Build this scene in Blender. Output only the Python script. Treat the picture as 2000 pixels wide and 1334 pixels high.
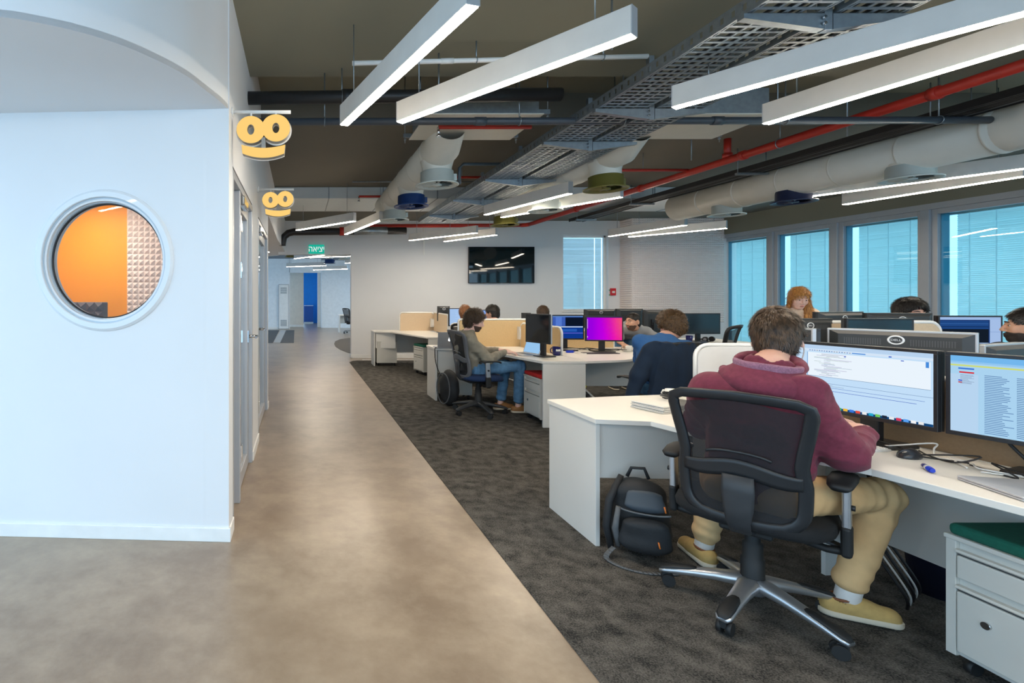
import bpy, math, random
import numpy as np
from mathutils import Vector, Matrix, Euler

for _o in list(bpy.data.objects):
    bpy.data.objects.remove(_o)
SC = bpy.context.scene
COL = SC.collection
PI = math.pi

# ------------------------------------------------------------------ camera
FPX, CX, CY, CH = 984.0, 585.0, 583.0, 1.42      # focal length and principal point in photo pixels, eye height in metres
cam_d = bpy.data.cameras.new('camera')
cam_d.sensor_width = 36.0
cam_d.lens = FPX / 2000.0 * 36.0
cam_d.shift_x = (1000.0 - CX) / 2000.0
cam_d.shift_y = -(667.0 - CY) / 2000.0
cam_d.clip_start = 0.05
cam = bpy.data.objects.new('camera', cam_d)
COL.objects.link(cam)
cam.location = (0, 0, CH)
cam.rotation_euler = (PI / 2, 0, 0)
SC.camera = cam

# ------------------------------------------------------------------ sky and exposure
world = bpy.data.worlds.new('overcast_sky')
SC.world = world
world.use_nodes = True
_bg = world.node_tree.nodes['Background']
_bg.inputs['Color'].default_value = (0.47, 0.74, 1.0, 1)
_bg.inputs['Strength'].default_value = 1.25
LAMP = 30.0                                       # radiance of the linear office lamps
SC.view_settings.view_transform = 'Standard'
SC.view_settings.look = 'None'
SC.view_settings.exposure = 1.22
SC.view_settings.gamma = 1.0
EXPK = 2.0 ** -SC.view_settings.exposure         # display colours of screens and signs are given as seen
SC.view_settings.use_curve_mapping = False

# ------------------------------------------------------------------ helpers
def P(px, py, z):
    y = FPX * (CH - z) / (py - CY)
    return ((px - CX) / FPX * y, y)

def XA(px, y):
    return (px - CX) / FPX * y

def ZA(py, y):
    return CH - (py - CY) / FPX * y

def lin(c):
    c = c / 255.0
    return c / 12.92 if c <= 0.04045 else ((c + 0.055) / 1.055) ** 2.4

def S(r, g, b):
    return (lin(r), lin(g), lin(b), 1.0)

class MB:
    def __init__(s):
        s.v = []; s.f = []; s.m = []; s.sm = []; s.mi = 0
    def add(s, vs, fs, smooth=False):
        b = len(s.v)
        s.v.extend([tuple(map(float, p)) for p in vs])
        for f in fs:
            s.f.append([i + b for i in f]); s.m.append(s.mi); s.sm.append(smooth)
        return s
    def box(s, x0, x1, y0, y1, z0, z1):
        if x0 > x1: x0, x1 = x1, x0
        if y0 > y1: y0, y1 = y1, y0
        if z0 > z1: z0, z1 = z1, z0
        return s.add([(x0,y0,z0),(x1,y0,z0),(x1,y1,z0),(x0,y1,z0),(x0,y0,z1),(x1,y0,z1),(x1,y1,z1),(x0,y1,z1)],
              [(0,3,2,1),(4,5,6,7),(0,1,5,4),(1,2,6,5),(2,3,7,6),(3,0,4,7)])
    def obox(s, c, size, rot=(0,0,0), M=None):
        if M is None: M = Euler(rot).to_matrix()
        c = Vector(c); h = [q / 2 for q in size]
        vs = [c + M @ Vector((sx*h[0], sy*h[1], sz*h[2])) for sz in (-1,1) for sx, sy in ((-1,-1),(1,-1),(1,1),(-1,1))]
        return s.add(vs, [(0,3,2,1),(4,5,6,7),(0,1,5,4),(1,2,6,5),(2,3,7,6),(3,0,4,7)])
    def prism(s, poly, z0, z1):
        n = len(poly)
        a = sum(poly[i][0]*poly[(i+1)%n][1]-poly[(i+1)%n][0]*poly[i][1] for i in range(n))
        if a < 0: poly = poly[::-1]
        vs = [(x,y,z0) for x,y in poly] + [(x,y,z1) for x,y in poly]
        fs = [tuple(range(n-1,-1,-1)), tuple(range(n,2*n))] + [(i,(i+1)%n,n+(i+1)%n,n+i) for i in range(n)]
        return s.add(vs, fs)
    def prism_m(s, poly, z0, z1, M):
        b = len(s.v); s.prism(poly, z0, z1)
        for i in range(b, len(s.v)): s.v[i] = tuple(M @ Vector(s.v[i]))
        return s
    def cyl(s, a, b, r, r2=None, n=16, caps=True, smooth=True):
        a, b = Vector(a), Vector(b); r2 = r if r2 is None else r2
        d = (b - a).normalized()
        u = d.orthogonal().normalized(); w = d.cross(u)
        vs = []
        for p, q in ((a, r), (b, r2)):
            for i in range(n):
                t = 2*PI*i/n
                vs.append(p + (u*math.cos(t) + w*math.sin(t))*q)
        s.add(vs, [(i,(i+1)%n,n+(i+1)%n,n+i) for i in range(n)], smooth)
        if caps:
            k = len(s.v) - 2*n
            s.f += [[k+i for i in range(n-1,-1,-1)], [k+n+i for i in range(n)]]; s.m += [s.mi]*2; s.sm += [False]*2
        return s
    def tube(s, pts, r, n=8, caps=True, closed=False):
        pts = [Vector(p) for p in pts]; m = len(pts)
        rs = r if isinstance(r, (list, tuple)) else [r]*m
        vs = []; u = None
        for i, p in enumerate(pts):
            if closed: d = pts[(i+1) % m] - pts[i-1]
            else: d = pts[min(i+1, m-1)] - pts[max(i-1, 0)]
            d.normalize()
            if u is None: u = d.orthogonal().normalized()
            else:
                u = u - d*u.dot(d)
                u = d.orthogonal().normalized() if u.length < 1e-6 else u.normalized()
            w = d.cross(u)
            for j in range(n):
                t = 2*PI*j/n
                vs.append(p + (u*math.cos(t) + w*math.sin(t))*rs[i])
        fs = []
        for i in range(m if closed else m-1):
            k = (i+1) % m
            for j in range(n):
                fs.append((i*n+j, i*n+(j+1)%n, k*n+(j+1)%n, k*n+j))
        s.add(vs, fs, True)
        if caps and not closed:
            k = len(s.v) - n*m
            s.f += [[k+i for i in range(n-1,-1,-1)], [k+(m-1)*n+i for i in range(n)]]; s.m += [s.mi]*2; s.sm += [False]*2
        return s
    def lathe(s, prof, c=(0,0,0), n=24, axis='Z', smooth=True):
        vs = []; m = len(prof)
        for r, z in prof:
            for i in range(n):
                t = 2*PI*i/n
                q = (r*math.cos(t), r*math.sin(t), z)
                if axis == 'Y': q = (q[0], -q[2], q[1])
                if axis == 'X': q = (q[2], q[0], q[1])
                vs.append((c[0]+q[0], c[1]+q[1], c[2]+q[2]))
        fs = [(k*n+i, k*n+(i+1)%n, (k+1)*n+(i+1)%n, (k+1)*n+i) for k in range(m-1) for i in range(n)]
        return s.add(vs, fs, smooth)
    def ell(s, c, r, n=16, M=None):
        vs = []; fs = []; k = n//2
        for j in range(k+1):
            a = PI*j/k
            for i in range(n):
                t = 2*PI*i/n
                q = Vector((r[0]*math.sin(a)*math.cos(t), r[1]*math.sin(a)*math.sin(t), -r[2]*math.cos(a)))
                if M is not None: q = M @ q
                vs.append(Vector(c)+q)
        for j in range(k):
            for i in range(n): fs.append((j*n+i, j*n+(i+1)%n, (j+1)*n+(i+1)%n, (j+1)*n+i))
        return s.add(vs, fs, True)
    def quad(s, a, b, c, d):
        return s.add([a,b,c,d], [(0,1,2,3)])
    def grid(s, fn, nu, nv, smooth=True, thick=None):
        vs = [fn(i/nu, j/nv) for j in range(nv+1) for i in range(nu+1)]
        return s.add(vs, [(j*(nu+1)+i, j*(nu+1)+i+1, (j+1)*(nu+1)+i+1, (j+1)*(nu+1)+i) for j in range(nv) for i in range(nu)], smooth)
    def mesh(s, name, mats):
        me = bpy.data.meshes.new(name)
        me.from_pydata(s.v, [], s.f)
        for m in (mats if isinstance(mats, (list, tuple)) else [mats]): me.materials.append(m)
        me.polygons.foreach_set('material_index', s.m)
        me.polygons.foreach_set('use_smooth', s.sm)
        me.update()
        return me
    def build(s, name, mats, parent=None, bevel=0, seg=2, solid=0, sub=0, weld=False, loc=None, rot=None):
        o = bpy.data.objects.new(name, s.mesh(name, mats))
        COL.objects.link(o)
        if parent is not None: o.parent = parent
        if loc is not None: o.location = loc
        if rot is not None: o.rotation_euler = rot
        if weld:
            m = o.modifiers.new('weld', 'WELD'); m.merge_threshold = 1e-5
        if solid:
            m = o.modifiers.new('solid', 'SOLIDIFY'); m.thickness = solid; m.offset = 0
        if bevel:
            m = o.modifiers.new('bevel', 'BEVEL'); m.width = bevel; m.segments = seg; m.limit_method = 'ANGLE'; m.angle_limit = 0.6
            m.harden_normals = False
        if sub:
            m = o.modifiers.new('sub', 'SUBSURF'); m.levels = sub; m.render_levels = sub
        return o

def rrect(w, h, r, n=5, cx=0, cy=0):
    out = []
    for (sx, sy, a0) in ((1,1,0),(-1,1,PI/2),(-1,-1,PI),(1,-1,1.5*PI)):
        for i in range(n+1):
            a = a0 + PI/2*i/n
            out.append((cx + sx*(w/2-r) + r*math.cos(a), cy + sy*(h/2-r) + r*math.sin(a)))
    return out

def tag(o, label=None, cat=None, group=None, kind=None):
    if label: o['label'] = label
    if cat: o['category'] = cat
    if group: o['group'] = group
    if kind: o['kind'] = kind
    return o

def thing(name, label, cat, loc=(0,0,0), rz=0, group=None):
    o = bpy.data.objects.new(name, None); COL.objects.link(o)
    o.empty_display_size = 0.1
    o.location = loc; o.rotation_euler = (0, 0, rz)
    return tag(o, label, cat, group)

def struct(o):
    o['kind'] = 'structure'; return o

def link_copy(o, parent, loc=None, rot=None):
    c = o.copy(); COL.objects.link(c); c.parent = parent
    if loc is not None: c.location = loc
    if rot is not None: c.rotation_euler = rot
    return c

def copy_tree(o, parent=None):
    c = o.copy(); COL.objects.link(c); c.parent = parent
    for ch in list(o.children): copy_tree(ch, c)
    return c

# ------------------------------------------------------------------ materials
_MC = {}
def mat(name, col, rough=0.5, metal=0.0, var=0.0, vscale=8.0, bump=0.0, bscale=60.0, spec=0.5, coat=0.0, sheen=0.0, stretch=None, detail=4.0, col2=None, trans=0.0):
    if name in _MC: return _MC[name]
    m = bpy.data.materials.new(name); m.use_nodes = True
    nt = m.node_tree; b = nt.nodes['Principled BSDF']
    b.inputs['Base Color'].default_value = col
    b.inputs['Roughness'].default_value = rough
    b.inputs['Metallic'].default_value = metal
    b.inputs['Specular IOR Level'].default_value = spec
    b.inputs['Coat Weight'].default_value = coat
    b.inputs['Sheen Weight'].default_value = sheen
    if trans: b.inputs['Transmission Weight'].default_value = trans
    tc = nt.nodes.new('ShaderNodeTexCoord')
    mp = nt.nodes.new('ShaderNodeMapping')
    nt.links.new(tc.outputs['Object'], mp.inputs['Vector'])
    if stretch: mp.inputs['Scale'].default_value = stretch
    n = nt.nodes.new('ShaderNodeTexNoise'); n.inputs['Scale'].default_value = vscale; n.inputs['Detail'].default_value = detail
    nt.links.new(mp.outputs['Vector'], n.inputs['Vector'])
    r = nt.nodes.new('ShaderNodeValToRGB')
    v = var if var else 0.04
    c2 = col2 if col2 else tuple(min(1.0, q*(1+v)) for q in col[:3]) + (1,)
    r.color_ramp.elements[0].position = 0.3; r.color_ramp.elements[1].position = 0.7
    r.color_ramp.elements[0].color = tuple(q*(1-v) for q in col[:3]) + (1,)
    r.color_ramp.elements[1].color = c2
    nt.links.new(n.outputs['Fac'], r.inputs['Fac'])
    nt.links.new(r.outputs['Color'], b.inputs['Base Color'])
    if bump:
        n2 = nt.nodes.new('ShaderNodeTexNoise'); n2.inputs['Scale'].default_value = bscale; n2.inputs['Detail'].default_value = 3.0
        nt.links.new(mp.outputs['Vector'], n2.inputs['Vector'])
        bp = nt.nodes.new('ShaderNodeBump'); bp.inputs['Strength'].default_value = bump; bp.inputs['Distance'].default_value = 0.01
        nt.links.new(n2.outputs['Fac'], bp.inputs['Height']); nt.links.new(bp.outputs['Normal'], b.inputs['Normal'])
    _MC[name] = m
    return m

def emis(name, col, strength=1.0, disp=False):
    if disp: strength *= EXPK
    if name in _MC: return _MC[name]
    m = bpy.data.materials.new(name); m.use_nodes = True
    nt = m.node_tree; nt.nodes.remove(nt.nodes['Principled BSDF'])
    e = nt.nodes.new('ShaderNodeEmission'); e.inputs['Color'].default_value = col; e.inputs['Strength'].default_value = strength
    nt.links.new(e.outputs['Emission'], nt.nodes['Material Output'].inputs['Surface'])
    _MC[name] = m
    return m

def glassmat(name, tint, ior=1.5, rough=0.0, extra=0.0):
    if name in _MC: return _MC[name]
    m = bpy.data.materials.new(name); m.use_nodes = True
    nt = m.node_tree; nt.nodes.remove(nt.nodes['Principled BSDF'])
    t = nt.nodes.new('ShaderNodeBsdfTransparent'); t.inputs['Color'].default_value = tint
    g = nt.nodes.new('ShaderNodeBsdfGlossy'); g.inputs['Roughness'].default_value = rough; g.inputs['Color'].default_value = (1,1,1,1)
    lw = nt.nodes.new('ShaderNodeLayerWeight'); lw.inputs['Blend'].default_value = 0.5
    pw = nt.nodes.new('ShaderNodeMath'); pw.operation = 'POWER'; pw.inputs[1].default_value = 5.0
    ad = nt.nodes.new('ShaderNodeMath'); ad.operation = 'MULTIPLY_ADD'; ad.inputs[1].default_value = 0.9; ad.inputs[2].default_value = 0.04 + extra; ad.use_clamp = True
    mx = nt.nodes.new('ShaderNodeMixShader')
    nt.links.new(lw.outputs['Facing'], pw.inputs[0]); nt.links.new(pw.outputs[0], ad.inputs[0]); nt.links.new(ad.outputs[0], mx.inputs['Fac'])
    nt.links.new(t.outputs[0], mx.inputs[1]); nt.links.new(g.outputs[0], mx.inputs[2])
    nt.links.new(mx.outputs[0], nt.nodes['Material Output'].inputs['Surface'])
    _MC[name] = m
    return m

def translucent(name, col, tcol, fac):
    if name in _MC: return _MC[name]
    m = bpy.data.materials.new(name); m.use_nodes = True
    nt = m.node_tree; b = nt.nodes['Principled BSDF']; b.inputs['Base Color'].default_value = col; b.inputs['Roughness'].default_value = 0.6
    t = nt.nodes.new('ShaderNodeBsdfTranslucent'); t.inputs['Color'].default_value = tcol
    mx = nt.nodes.new('ShaderNodeMixShader'); mx.inputs['Fac'].default_value = fac
    nt.links.new(b.outputs[0], mx.inputs[1]); nt.links.new(t.outputs[0], mx.inputs[2])
    nt.links.new(mx.outputs[0], nt.nodes['Material Output'].inputs['Surface'])
    _MC[name] = m
    return m

M_WALL = mat('white_wall_paint', S(232,233,235), 0.6, var=0.015, vscale=1.5, bump=0.03, bscale=200)
M_TRIM = mat('white_trim_paint', S(240,240,238), 0.45)
M_CEIL = mat('olive_ceiling_paint', S(142,139,122), 0.8, var=0.06, vscale=0.6, bump=0.05, bscale=30)
M_BLACK = mat('black_plastic', S(30,30,32), 0.45, var=0.1, vscale=30)
M_DARK = mat('dark_grey_plastic', S(48,50,53), 0.5, var=0.08, vscale=30)
M_SILVER = mat('silver_paint', S(185,188,192), 0.32, metal=0.8, var=0.04, vscale=20)
M_ALU = mat('anodised_aluminium', S(184,187,192), 0.38, metal=0.3, var=0.03, vscale=5)
M_CHROME = mat('polished_chrome', S(215,217,220), 0.12, metal=1.0)
M_GALV = mat('galvanised_steel', S(150,160,167), 0.42, metal=0.85, var=0.10, vscale=25)
M_DESK = mat('white_laminate', S(232,228,220), 0.38, var=0.012, vscale=3)
M_DESKP = mat('grey_white_laminate', S(222,220,214), 0.45, var=0.012, vscale=3)
M_BEIGE = mat('beige_divider_fabric', S(214,192,162), 0.85, var=0.06, vscale=90, bump=0.12, bscale=300)
M_RED = mat('red_pipe_paint', S(176,42,30), 0.42, var=0.08, vscale=12)
M_STEELBLUE = mat('grey_blue_pipe', S(96,112,126), 0.4, metal=0.4, var=0.06, vscale=12)
M_DUCT = mat('white_duct_paint', S(214,212,202), 0.5, var=0.03, vscale=5)
M_CABLE = mat('black_cable_rubber', S(24,24,26), 0.55)
M_WCABLE = mat('white_cable_rubber', S(225,224,220), 0.5)

# ================================================================== STRUCTURE
def mat_concrete():
    m = mat('polished_concrete', S(158,143,126), 0.25)
    nt = m.node_tree; b = nt.nodes['Principled BSDF']
    for l in list(b.inputs['Base Color'].links): nt.links.remove(l)
    tc = nt.nodes.new('ShaderNodeTexCoord')
    n1 = nt.nodes.new('ShaderNodeTexNoise'); n1.inputs['Scale'].default_value = 0.8; n1.inputs['Detail'].default_value = 5
    n2 = nt.nodes.new('ShaderNodeTexNoise'); n2.inputs['Scale'].default_value = 9.0; n2.inputs['Detail'].default_value = 6
    n3 = nt.nodes.new('ShaderNodeTexNoise'); n3.inputs['Scale'].default_value = 2.6; n3.inputs['Detail'].default_value = 8; n3.inputs['Roughness'].default_value = 0.7
    for n in (n1, n2, n3): nt.links.new(tc.outputs['Object'], n.inputs['Vector'])
    def mix(blend, fac, c1, c2):
        m_ = nt.nodes.new('ShaderNodeMix'); m_.data_type = 'RGBA'; m_.blend_type = blend
        if isinstance(fac, float): m_.inputs[0].default_value = fac
        else: nt.links.new(fac, m_.inputs[0])
        for i, c in ((6, c1), (7, c2)):
            if isinstance(c, tuple): m_.inputs[i].default_value = c
            else: nt.links.new(c, m_.inputs[i])
        return m_.outputs[2]
    def remap(o, a0, a1):
        m_ = nt.nodes.new('ShaderNodeMapRange'); m_.inputs['From Min'].default_value = a0; m_.inputs['From Max'].default_value = a1
        nt.links.new(o, m_.inputs['Value']); return m_.outputs[0]
    c = mix('MIX', remap(n1.outputs['Fac'], 0.35, 0.65), S(126,106,87), S(154,135,114))
    c = mix('MIX', remap(n3.outputs['Fac'], 0.40, 0.72), c, S(172,154,132))
    c = mix('MULTIPLY', remap(n2.outputs['Fac'], 0.3, 0.7), S(236,234,230), c) if False else mix('MIX', 0.12, c, mix('MIX', remap(n2.outputs['Fac'], 0.35, 0.65), S(100,86,72), S(172,158,140)))
    nt.links.new(c, b.inputs['Base Color'])
    rr = nt.nodes.new('ShaderNodeMapRange'); rr.inputs['To Min'].default_value = 0.28; rr.inputs['To Max'].default_value = 0.34
    nt.links.new(n2.outputs['Fac'], rr.inputs['Value']); nt.links.new(rr.outputs[0], b.inputs['Roughness'])
    b.inputs['Coat Weight'].default_value = 0.35; b.inputs['Coat Roughness'].default_value = 0.29
    return m
def mat_carpet():
    m = mat('charcoal_carpet', S(56,56,56), 0.95)
    nt = m.node_tree; b = nt.nodes['Principled BSDF']
    for l in list(b.inputs['Base Color'].links): nt.links.remove(l)
    tc = nt.nodes.new('ShaderNodeTexCoord')
    a = nt.nodes.new('ShaderNodeTexNoise'); a.inputs['Scale'].default_value = 160; a.inputs['Detail'].default_value = 3
    c = nt.nodes.new('ShaderNodeTexNoise'); c.inputs['Scale'].default_value = 11; c.inputs['Detail'].default_value = 7; c.inputs['Distortion'].default_value = 0.2
    for n in (a, c): nt.links.new(tc.outputs['Object'], n.inputs['Vector'])
    ml = nt.nodes.new('ShaderNodeMath'); ml.operation = 'MULTIPLY_ADD'; ml.inputs[1].default_value = 0.55
    ms = nt.nodes.new('ShaderNodeMath'); ms.operation = 'MULTIPLY'; ms.inputs[1].default_value = 0.45
    nt.links.new(c.outputs['Fac'], ms.inputs[0]); nt.links.new(a.outputs['Fac'], ml.inputs[0]); nt.links.new(ms.outputs[0], ml.inputs[2])
    r = nt.nodes.new('ShaderNodeValToRGB'); e = r.color_ramp.elements
    e[0].position = 0.36; e[0].color = S(40,40,40); e[1].position = 0.66; e[1].color = S(116,112,106)
    nt.links.new(ml.outputs[0], r.inputs['Fac']); nt.links.new(r.outputs['Color'], b.inputs['Base Color'])
    bp = nt.nodes.new('ShaderNodeBump'); bp.inputs['Strength'].default_value = 0.8; bp.inputs['Distance'].default_value = 0.006
    nt.links.new(a.outputs['Fac'], bp.inputs['Height']); nt.links.new(bp.outputs['Normal'], b.inputs['Normal'])
    b.inputs['Specular IOR Level'].default_value = 0.1
    return m
M_CONC = mat_concrete(); M_CARP = mat_carpet()

XW = -0.413                # corridor wall plane
XR = 9.85                  # window wall plane
ZS, ZC, ZH = 2.53, 3.27, 3.62   # soffit, low ceiling, high ceiling

struct(MB().box(-8, 11.5, -4.5, 31, -0.2, 0).build('floor', M_CONC))
struct(MB().prism([(1.11,-4.4),(9.8,-4.4),(9.8,11.5),(1.32,11.5),(1.2,11.42),(1.11,11.2)], 0, 0.005).build('floor_carpet', M_CARP))
struct(MB().box(1.45, 7.6, 11.62, 11.68, 0, 0.006).build('trim_1', M_TRIM))
far_c = [(1.08,15.7),(1.17,16.6),(1.4,17.5),(1.8,18.1),(3.2,18.5),(3.2,12.6),(1.5,12.6),(1.28,13.1),(1.13,13.9),(1.06,14.8)]
struct(MB().prism(far_c, 0, 0.005).build('floor_carpet.001', mat('brown_carpet', S(96,86,74), 0.95, var=0.3, vscale=60)))

# ---- front wall with the porthole; local frame: +x runs left along the wall, y into the wall
wl = bpy.data.objects.new('wall_front', None); COL.objects.link(wl); wl['kind'] = 'structure'
WALLROT = PI - 0.0528
wl.location = (XW, 2.945, 0); wl.rotation_euler = (0, 0, WALLROT)
# in local coordinates: x = distance to the left, y negative = behind the wall
PHX, PHZ, PHR = 0.745, 1.646, 0.352
mb = MB()
n = 72
def sq(t):
    c, s_ = math.cos(t), math.sin(t); k = 0.5 / max(abs(c), abs(s_))
    return (PHX + c*k, PHZ + s_*k)
for yy in (0.0, -0.12):
    for i in range(n):
        t0, t1 = 2*PI*i/n, 2*PI*(i+1)/n
        a, b = sq(t0), sq(t1)
        p = [(PHX+PHR*math.cos(t0), yy, PHZ+PHR*math.sin(t0)), (a[0], yy, a[1]), (b[0], yy, b[1]), (PHX+PHR*math.cos(t1), yy, PHZ+PHR*math.sin(t1))]
        mb.quad(*(p if yy < 0 else p[::-1]))
for i in range(n):
    t0, t1 = 2*PI*i/n, 2*PI*(i+1)/n
    mb.quad((PHX+PHR*math.cos(t0),0,PHZ+PHR*math.sin(t0)),(PHX+PHR*math.cos(t1),0,PHZ+PHR*math.sin(t1)),(PHX+PHR*math.cos(t1),-.12,PHZ+PHR*math.sin(t1)),(PHX+PHR*math.cos(t0),-.12,PHZ+PHR*math.sin(t0)))
mb.box(0, PHX-0.5, -0.12, 0, 0, ZS); mb.box(PHX+0.5, 6.0, -0.12, 0, 0, ZS)
mb.box(PHX-0.5, PHX+0.5, -0.12, 0, 0, PHZ-0.5); mb.box(PHX-0.5, PHX+0.5, -0.12, 0, PHZ+0.5, ZS)
mb.build('wall_panel', M_WALL, wl)
bb = MB().box(-0.012, 6.0, 0, 0.012, 0, 0.08).build('baseboard', M_TRIM, wl, bevel=0.003)

# ---- porthole window
ph = bpy.data.objects.new('window_1', None); COL.objects.link(ph); ph['kind'] = 'structure'
ph.location = wl.location; ph.rotation_euler = wl.rotation_euler
M_PORT = mat('white_powder_coat', S(226,230,234), 0.3, var=0.01, coat=0.3)
prof = [(0.372,0.03),(0.372,-0.018),(0.376,-0.022),(0.404,-0.022),(0.417,-0.012),(0.421,0.0)]
MB().lathe([(r, y) for r, y in prof], (PHX,0,PHZ), 128, 'Y', False).build('outer_ring', M_PORT, ph)
MB().lathe([(0.373,0.02),(0.372,-0.004),(0.364,-0.004),(0.364,0.010),(0.356,0.010),(0.356,0.026),(0.348,0.026),(0.345,0.036),(0.345,0.10)], (PHX,0,PHZ), 128, 'Y', False).build('inner_ring', mat('blue_grey_ring', S(188,202,214), 0.3), ph)
MB().lathe([(0.347,0.048),(0.337,0.044),(0.337,0.058)], (PHX,0,PHZ), 96, 'Y').build('gasket', M_BLACK, ph)
g = MB(); g.add([(PHX+0.340*math.cos(2*PI*i/64), -0.052, PHZ+0.340*math.sin(2*PI*i/64)) for i in range(64)], [tuple(range(63,-1,-1))])
g.build('pane', glassmat('porthole_glass', (0.97,0.97,0.97,1), 1.5, extra=-0.015), ph)

# ---- meeting room behind the porthole
M_ORANGE = mat('orange_wall_paint', S(255,168,0), 0.6, var=0.02, vscale=2)
RY = 5.35
struct(MB().box(-3.2, -0.6, RY, RY+0.1, 0, 2.5).build('wall_room_back', M_ORANGE))
struct(MB().box(-3.3, -3.2, 3.1, RY+0.1, 0, 2.5).build('wall_room_left', M_ORANGE))
struct(MB().box(-3.3, -0.56, 3.08, RY+0.1, 2.5, 2.52).build('ceiling_room', mat('peach_ceiling', S(236,190,160), 0.7)))
def foam_tile(name, w, n_, d, m_):
    mb = MB(); p = w / n_
    for i in range(n_):
        for j in range(n_):
            x0, z0 = i*p, j*p
            mb.add([(x0,0,z0),(x0+p,0,z0),(x0+p,0,z0+p),(x0,0,z0+p),(x0+p/2,-d,z0+p/2)], [(0,1,4),(1,2,4),(2,3,4),(3,0,4)])
    return mb.mesh(name, m_)
M_FOAM = mat('white_acoustic_foam', S(238,228,224), 0.7, var=0.02)
fm = foam_tile('foam_tile', 0.36, 6, 0.028, M_FOAM)
fx0 = XA(247, RY-0.03)
fp = struct(MB().box(fx0, fx0+1.08, RY-0.012, RY-0.002, 0.0, 2.5).build('wall_foam_panel', M_FOAM))
for i in range(3):
    for j in range(7):
        o = bpy.data.objects.new('foam_tile', fm); COL.objects.link(o); o.parent = fp; o.location = (fx0+0.36*i, RY-0.012, 0.36*j-0.03)

# ---- curved bulkhead over the entrance and along the corridor
cur = [(-3.4,1.93),(-2.6,1.90),(-1.9,1.905),(-1.5,1.93),(-1.181,1.986),(-1.06,2.026),(-0.913,2.10),(-0.767,2.22),(-0.65,2.369),(-0.559,2.523),(-0.50,2.69),(-0.45,2.83),(XW,2.985)]
def smooth_curve(pts, k):
    out = []
    for i in range(len(pts)-1):
        p0 = pts[max(i-1,0)]; p1 = pts[i]; p2 = pts[i+1]; p3 = pts[min(i+2,len(pts)-1)]
        for j in range(k):
            t = j/k
            out.append(tuple(0.5*(2*p1[q]+(p2[q]-p0[q])*t+(2*p0[q]-5*p1[q]+4*p2[q]-p3[q])*t*t+(3*p1[q]-p0[q]-3*p2[q]+p3[q])*t**3) for q in range(len(p1))))
    out.append(tuple(pts[-1])); return out
cs = smooth_curve(cur, 4)
mb = MB()
for i in range(len(cs)-1):
    (x0,y0),(x1,y1) = cs[i], cs[i+1]
    mb.add([(x0,y0,ZS),(x1,y1,ZS),(x1,y1,ZH),(x0,y0,ZH)], [(0,1,2,3)], True)
mb.build('wall_bulkhead', M_WALL, weld=True)['kind'] = 'structure'
struct(MB().prism(cs + [(XW-0.02,3.0),(-3.4,3.15)], ZS, ZS+0.03).build('ceiling_soffit', M_WALL))
# corridor wall: piers, heads over the doors, wall above
wc = bpy.data.objects.new('wall_corridor', None); COL.objects.link(wc); wc['kind'] = 'structure'
MB().box(XW-0.15, XW, 2.96, 6.615, 2.24, ZH).build('wall_head', M_WALL, wc)
MB().box(XW-0.15, XW, 6.62, 11.98, ZS+0.02, ZH).build('wall_head', M_WALL, wc)
for y0, y1 in ((2.952,3.10),(4.40,5.02),(6.45,6.62)):
    MB().box(XW-0.15, XW, y0, y1, 0, 2.24).build('pier', M_WALL, wc)
    MB().box(XW-0.15, XW+0.012, y0+0.004, y1, 0, 0.079).build('baseboard', M_TRIM, wc, bevel=0.003)
struct(MB().prism([(-3,6.5),(XW,6.5),(XW,9.5),(-0.36,11.2),(-0.35,12.3),(-0.5,12.9),(-0.9,13.3),(-3,13.6)], ZS, ZS+0.04).build('ceiling_soffit', M_WALL))
mbw = MB()
wv = smooth_curve([(XW,9.5),(-0.36,11.2),(-0.35,12.3),(-0.5,12.9),(-0.9,13.3),(-3,13.6)], 5)
for i in range(len(wv)-1):
    (x0,y0),(x1,y1) = wv[i], wv[i+1]
    mbw.add([(x0,y0,ZS),(x1,y1,ZS),(x1,y1,ZH-0.3),(x0,y0,ZH-0.3)], [(0,1,2,3)], True)
struct(mbw.build('wall_bulkhead', M_WALL, weld=True))
struct(MB().box(-3.0, -2.9, 6.5, 18, 0, ZS).build('wall_left', M_WALL))
struct(MB().box(-3.0, XW-0.02, 6.60, 6.66, 0, ZS).build('wall_room_end', M_WALL))

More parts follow.
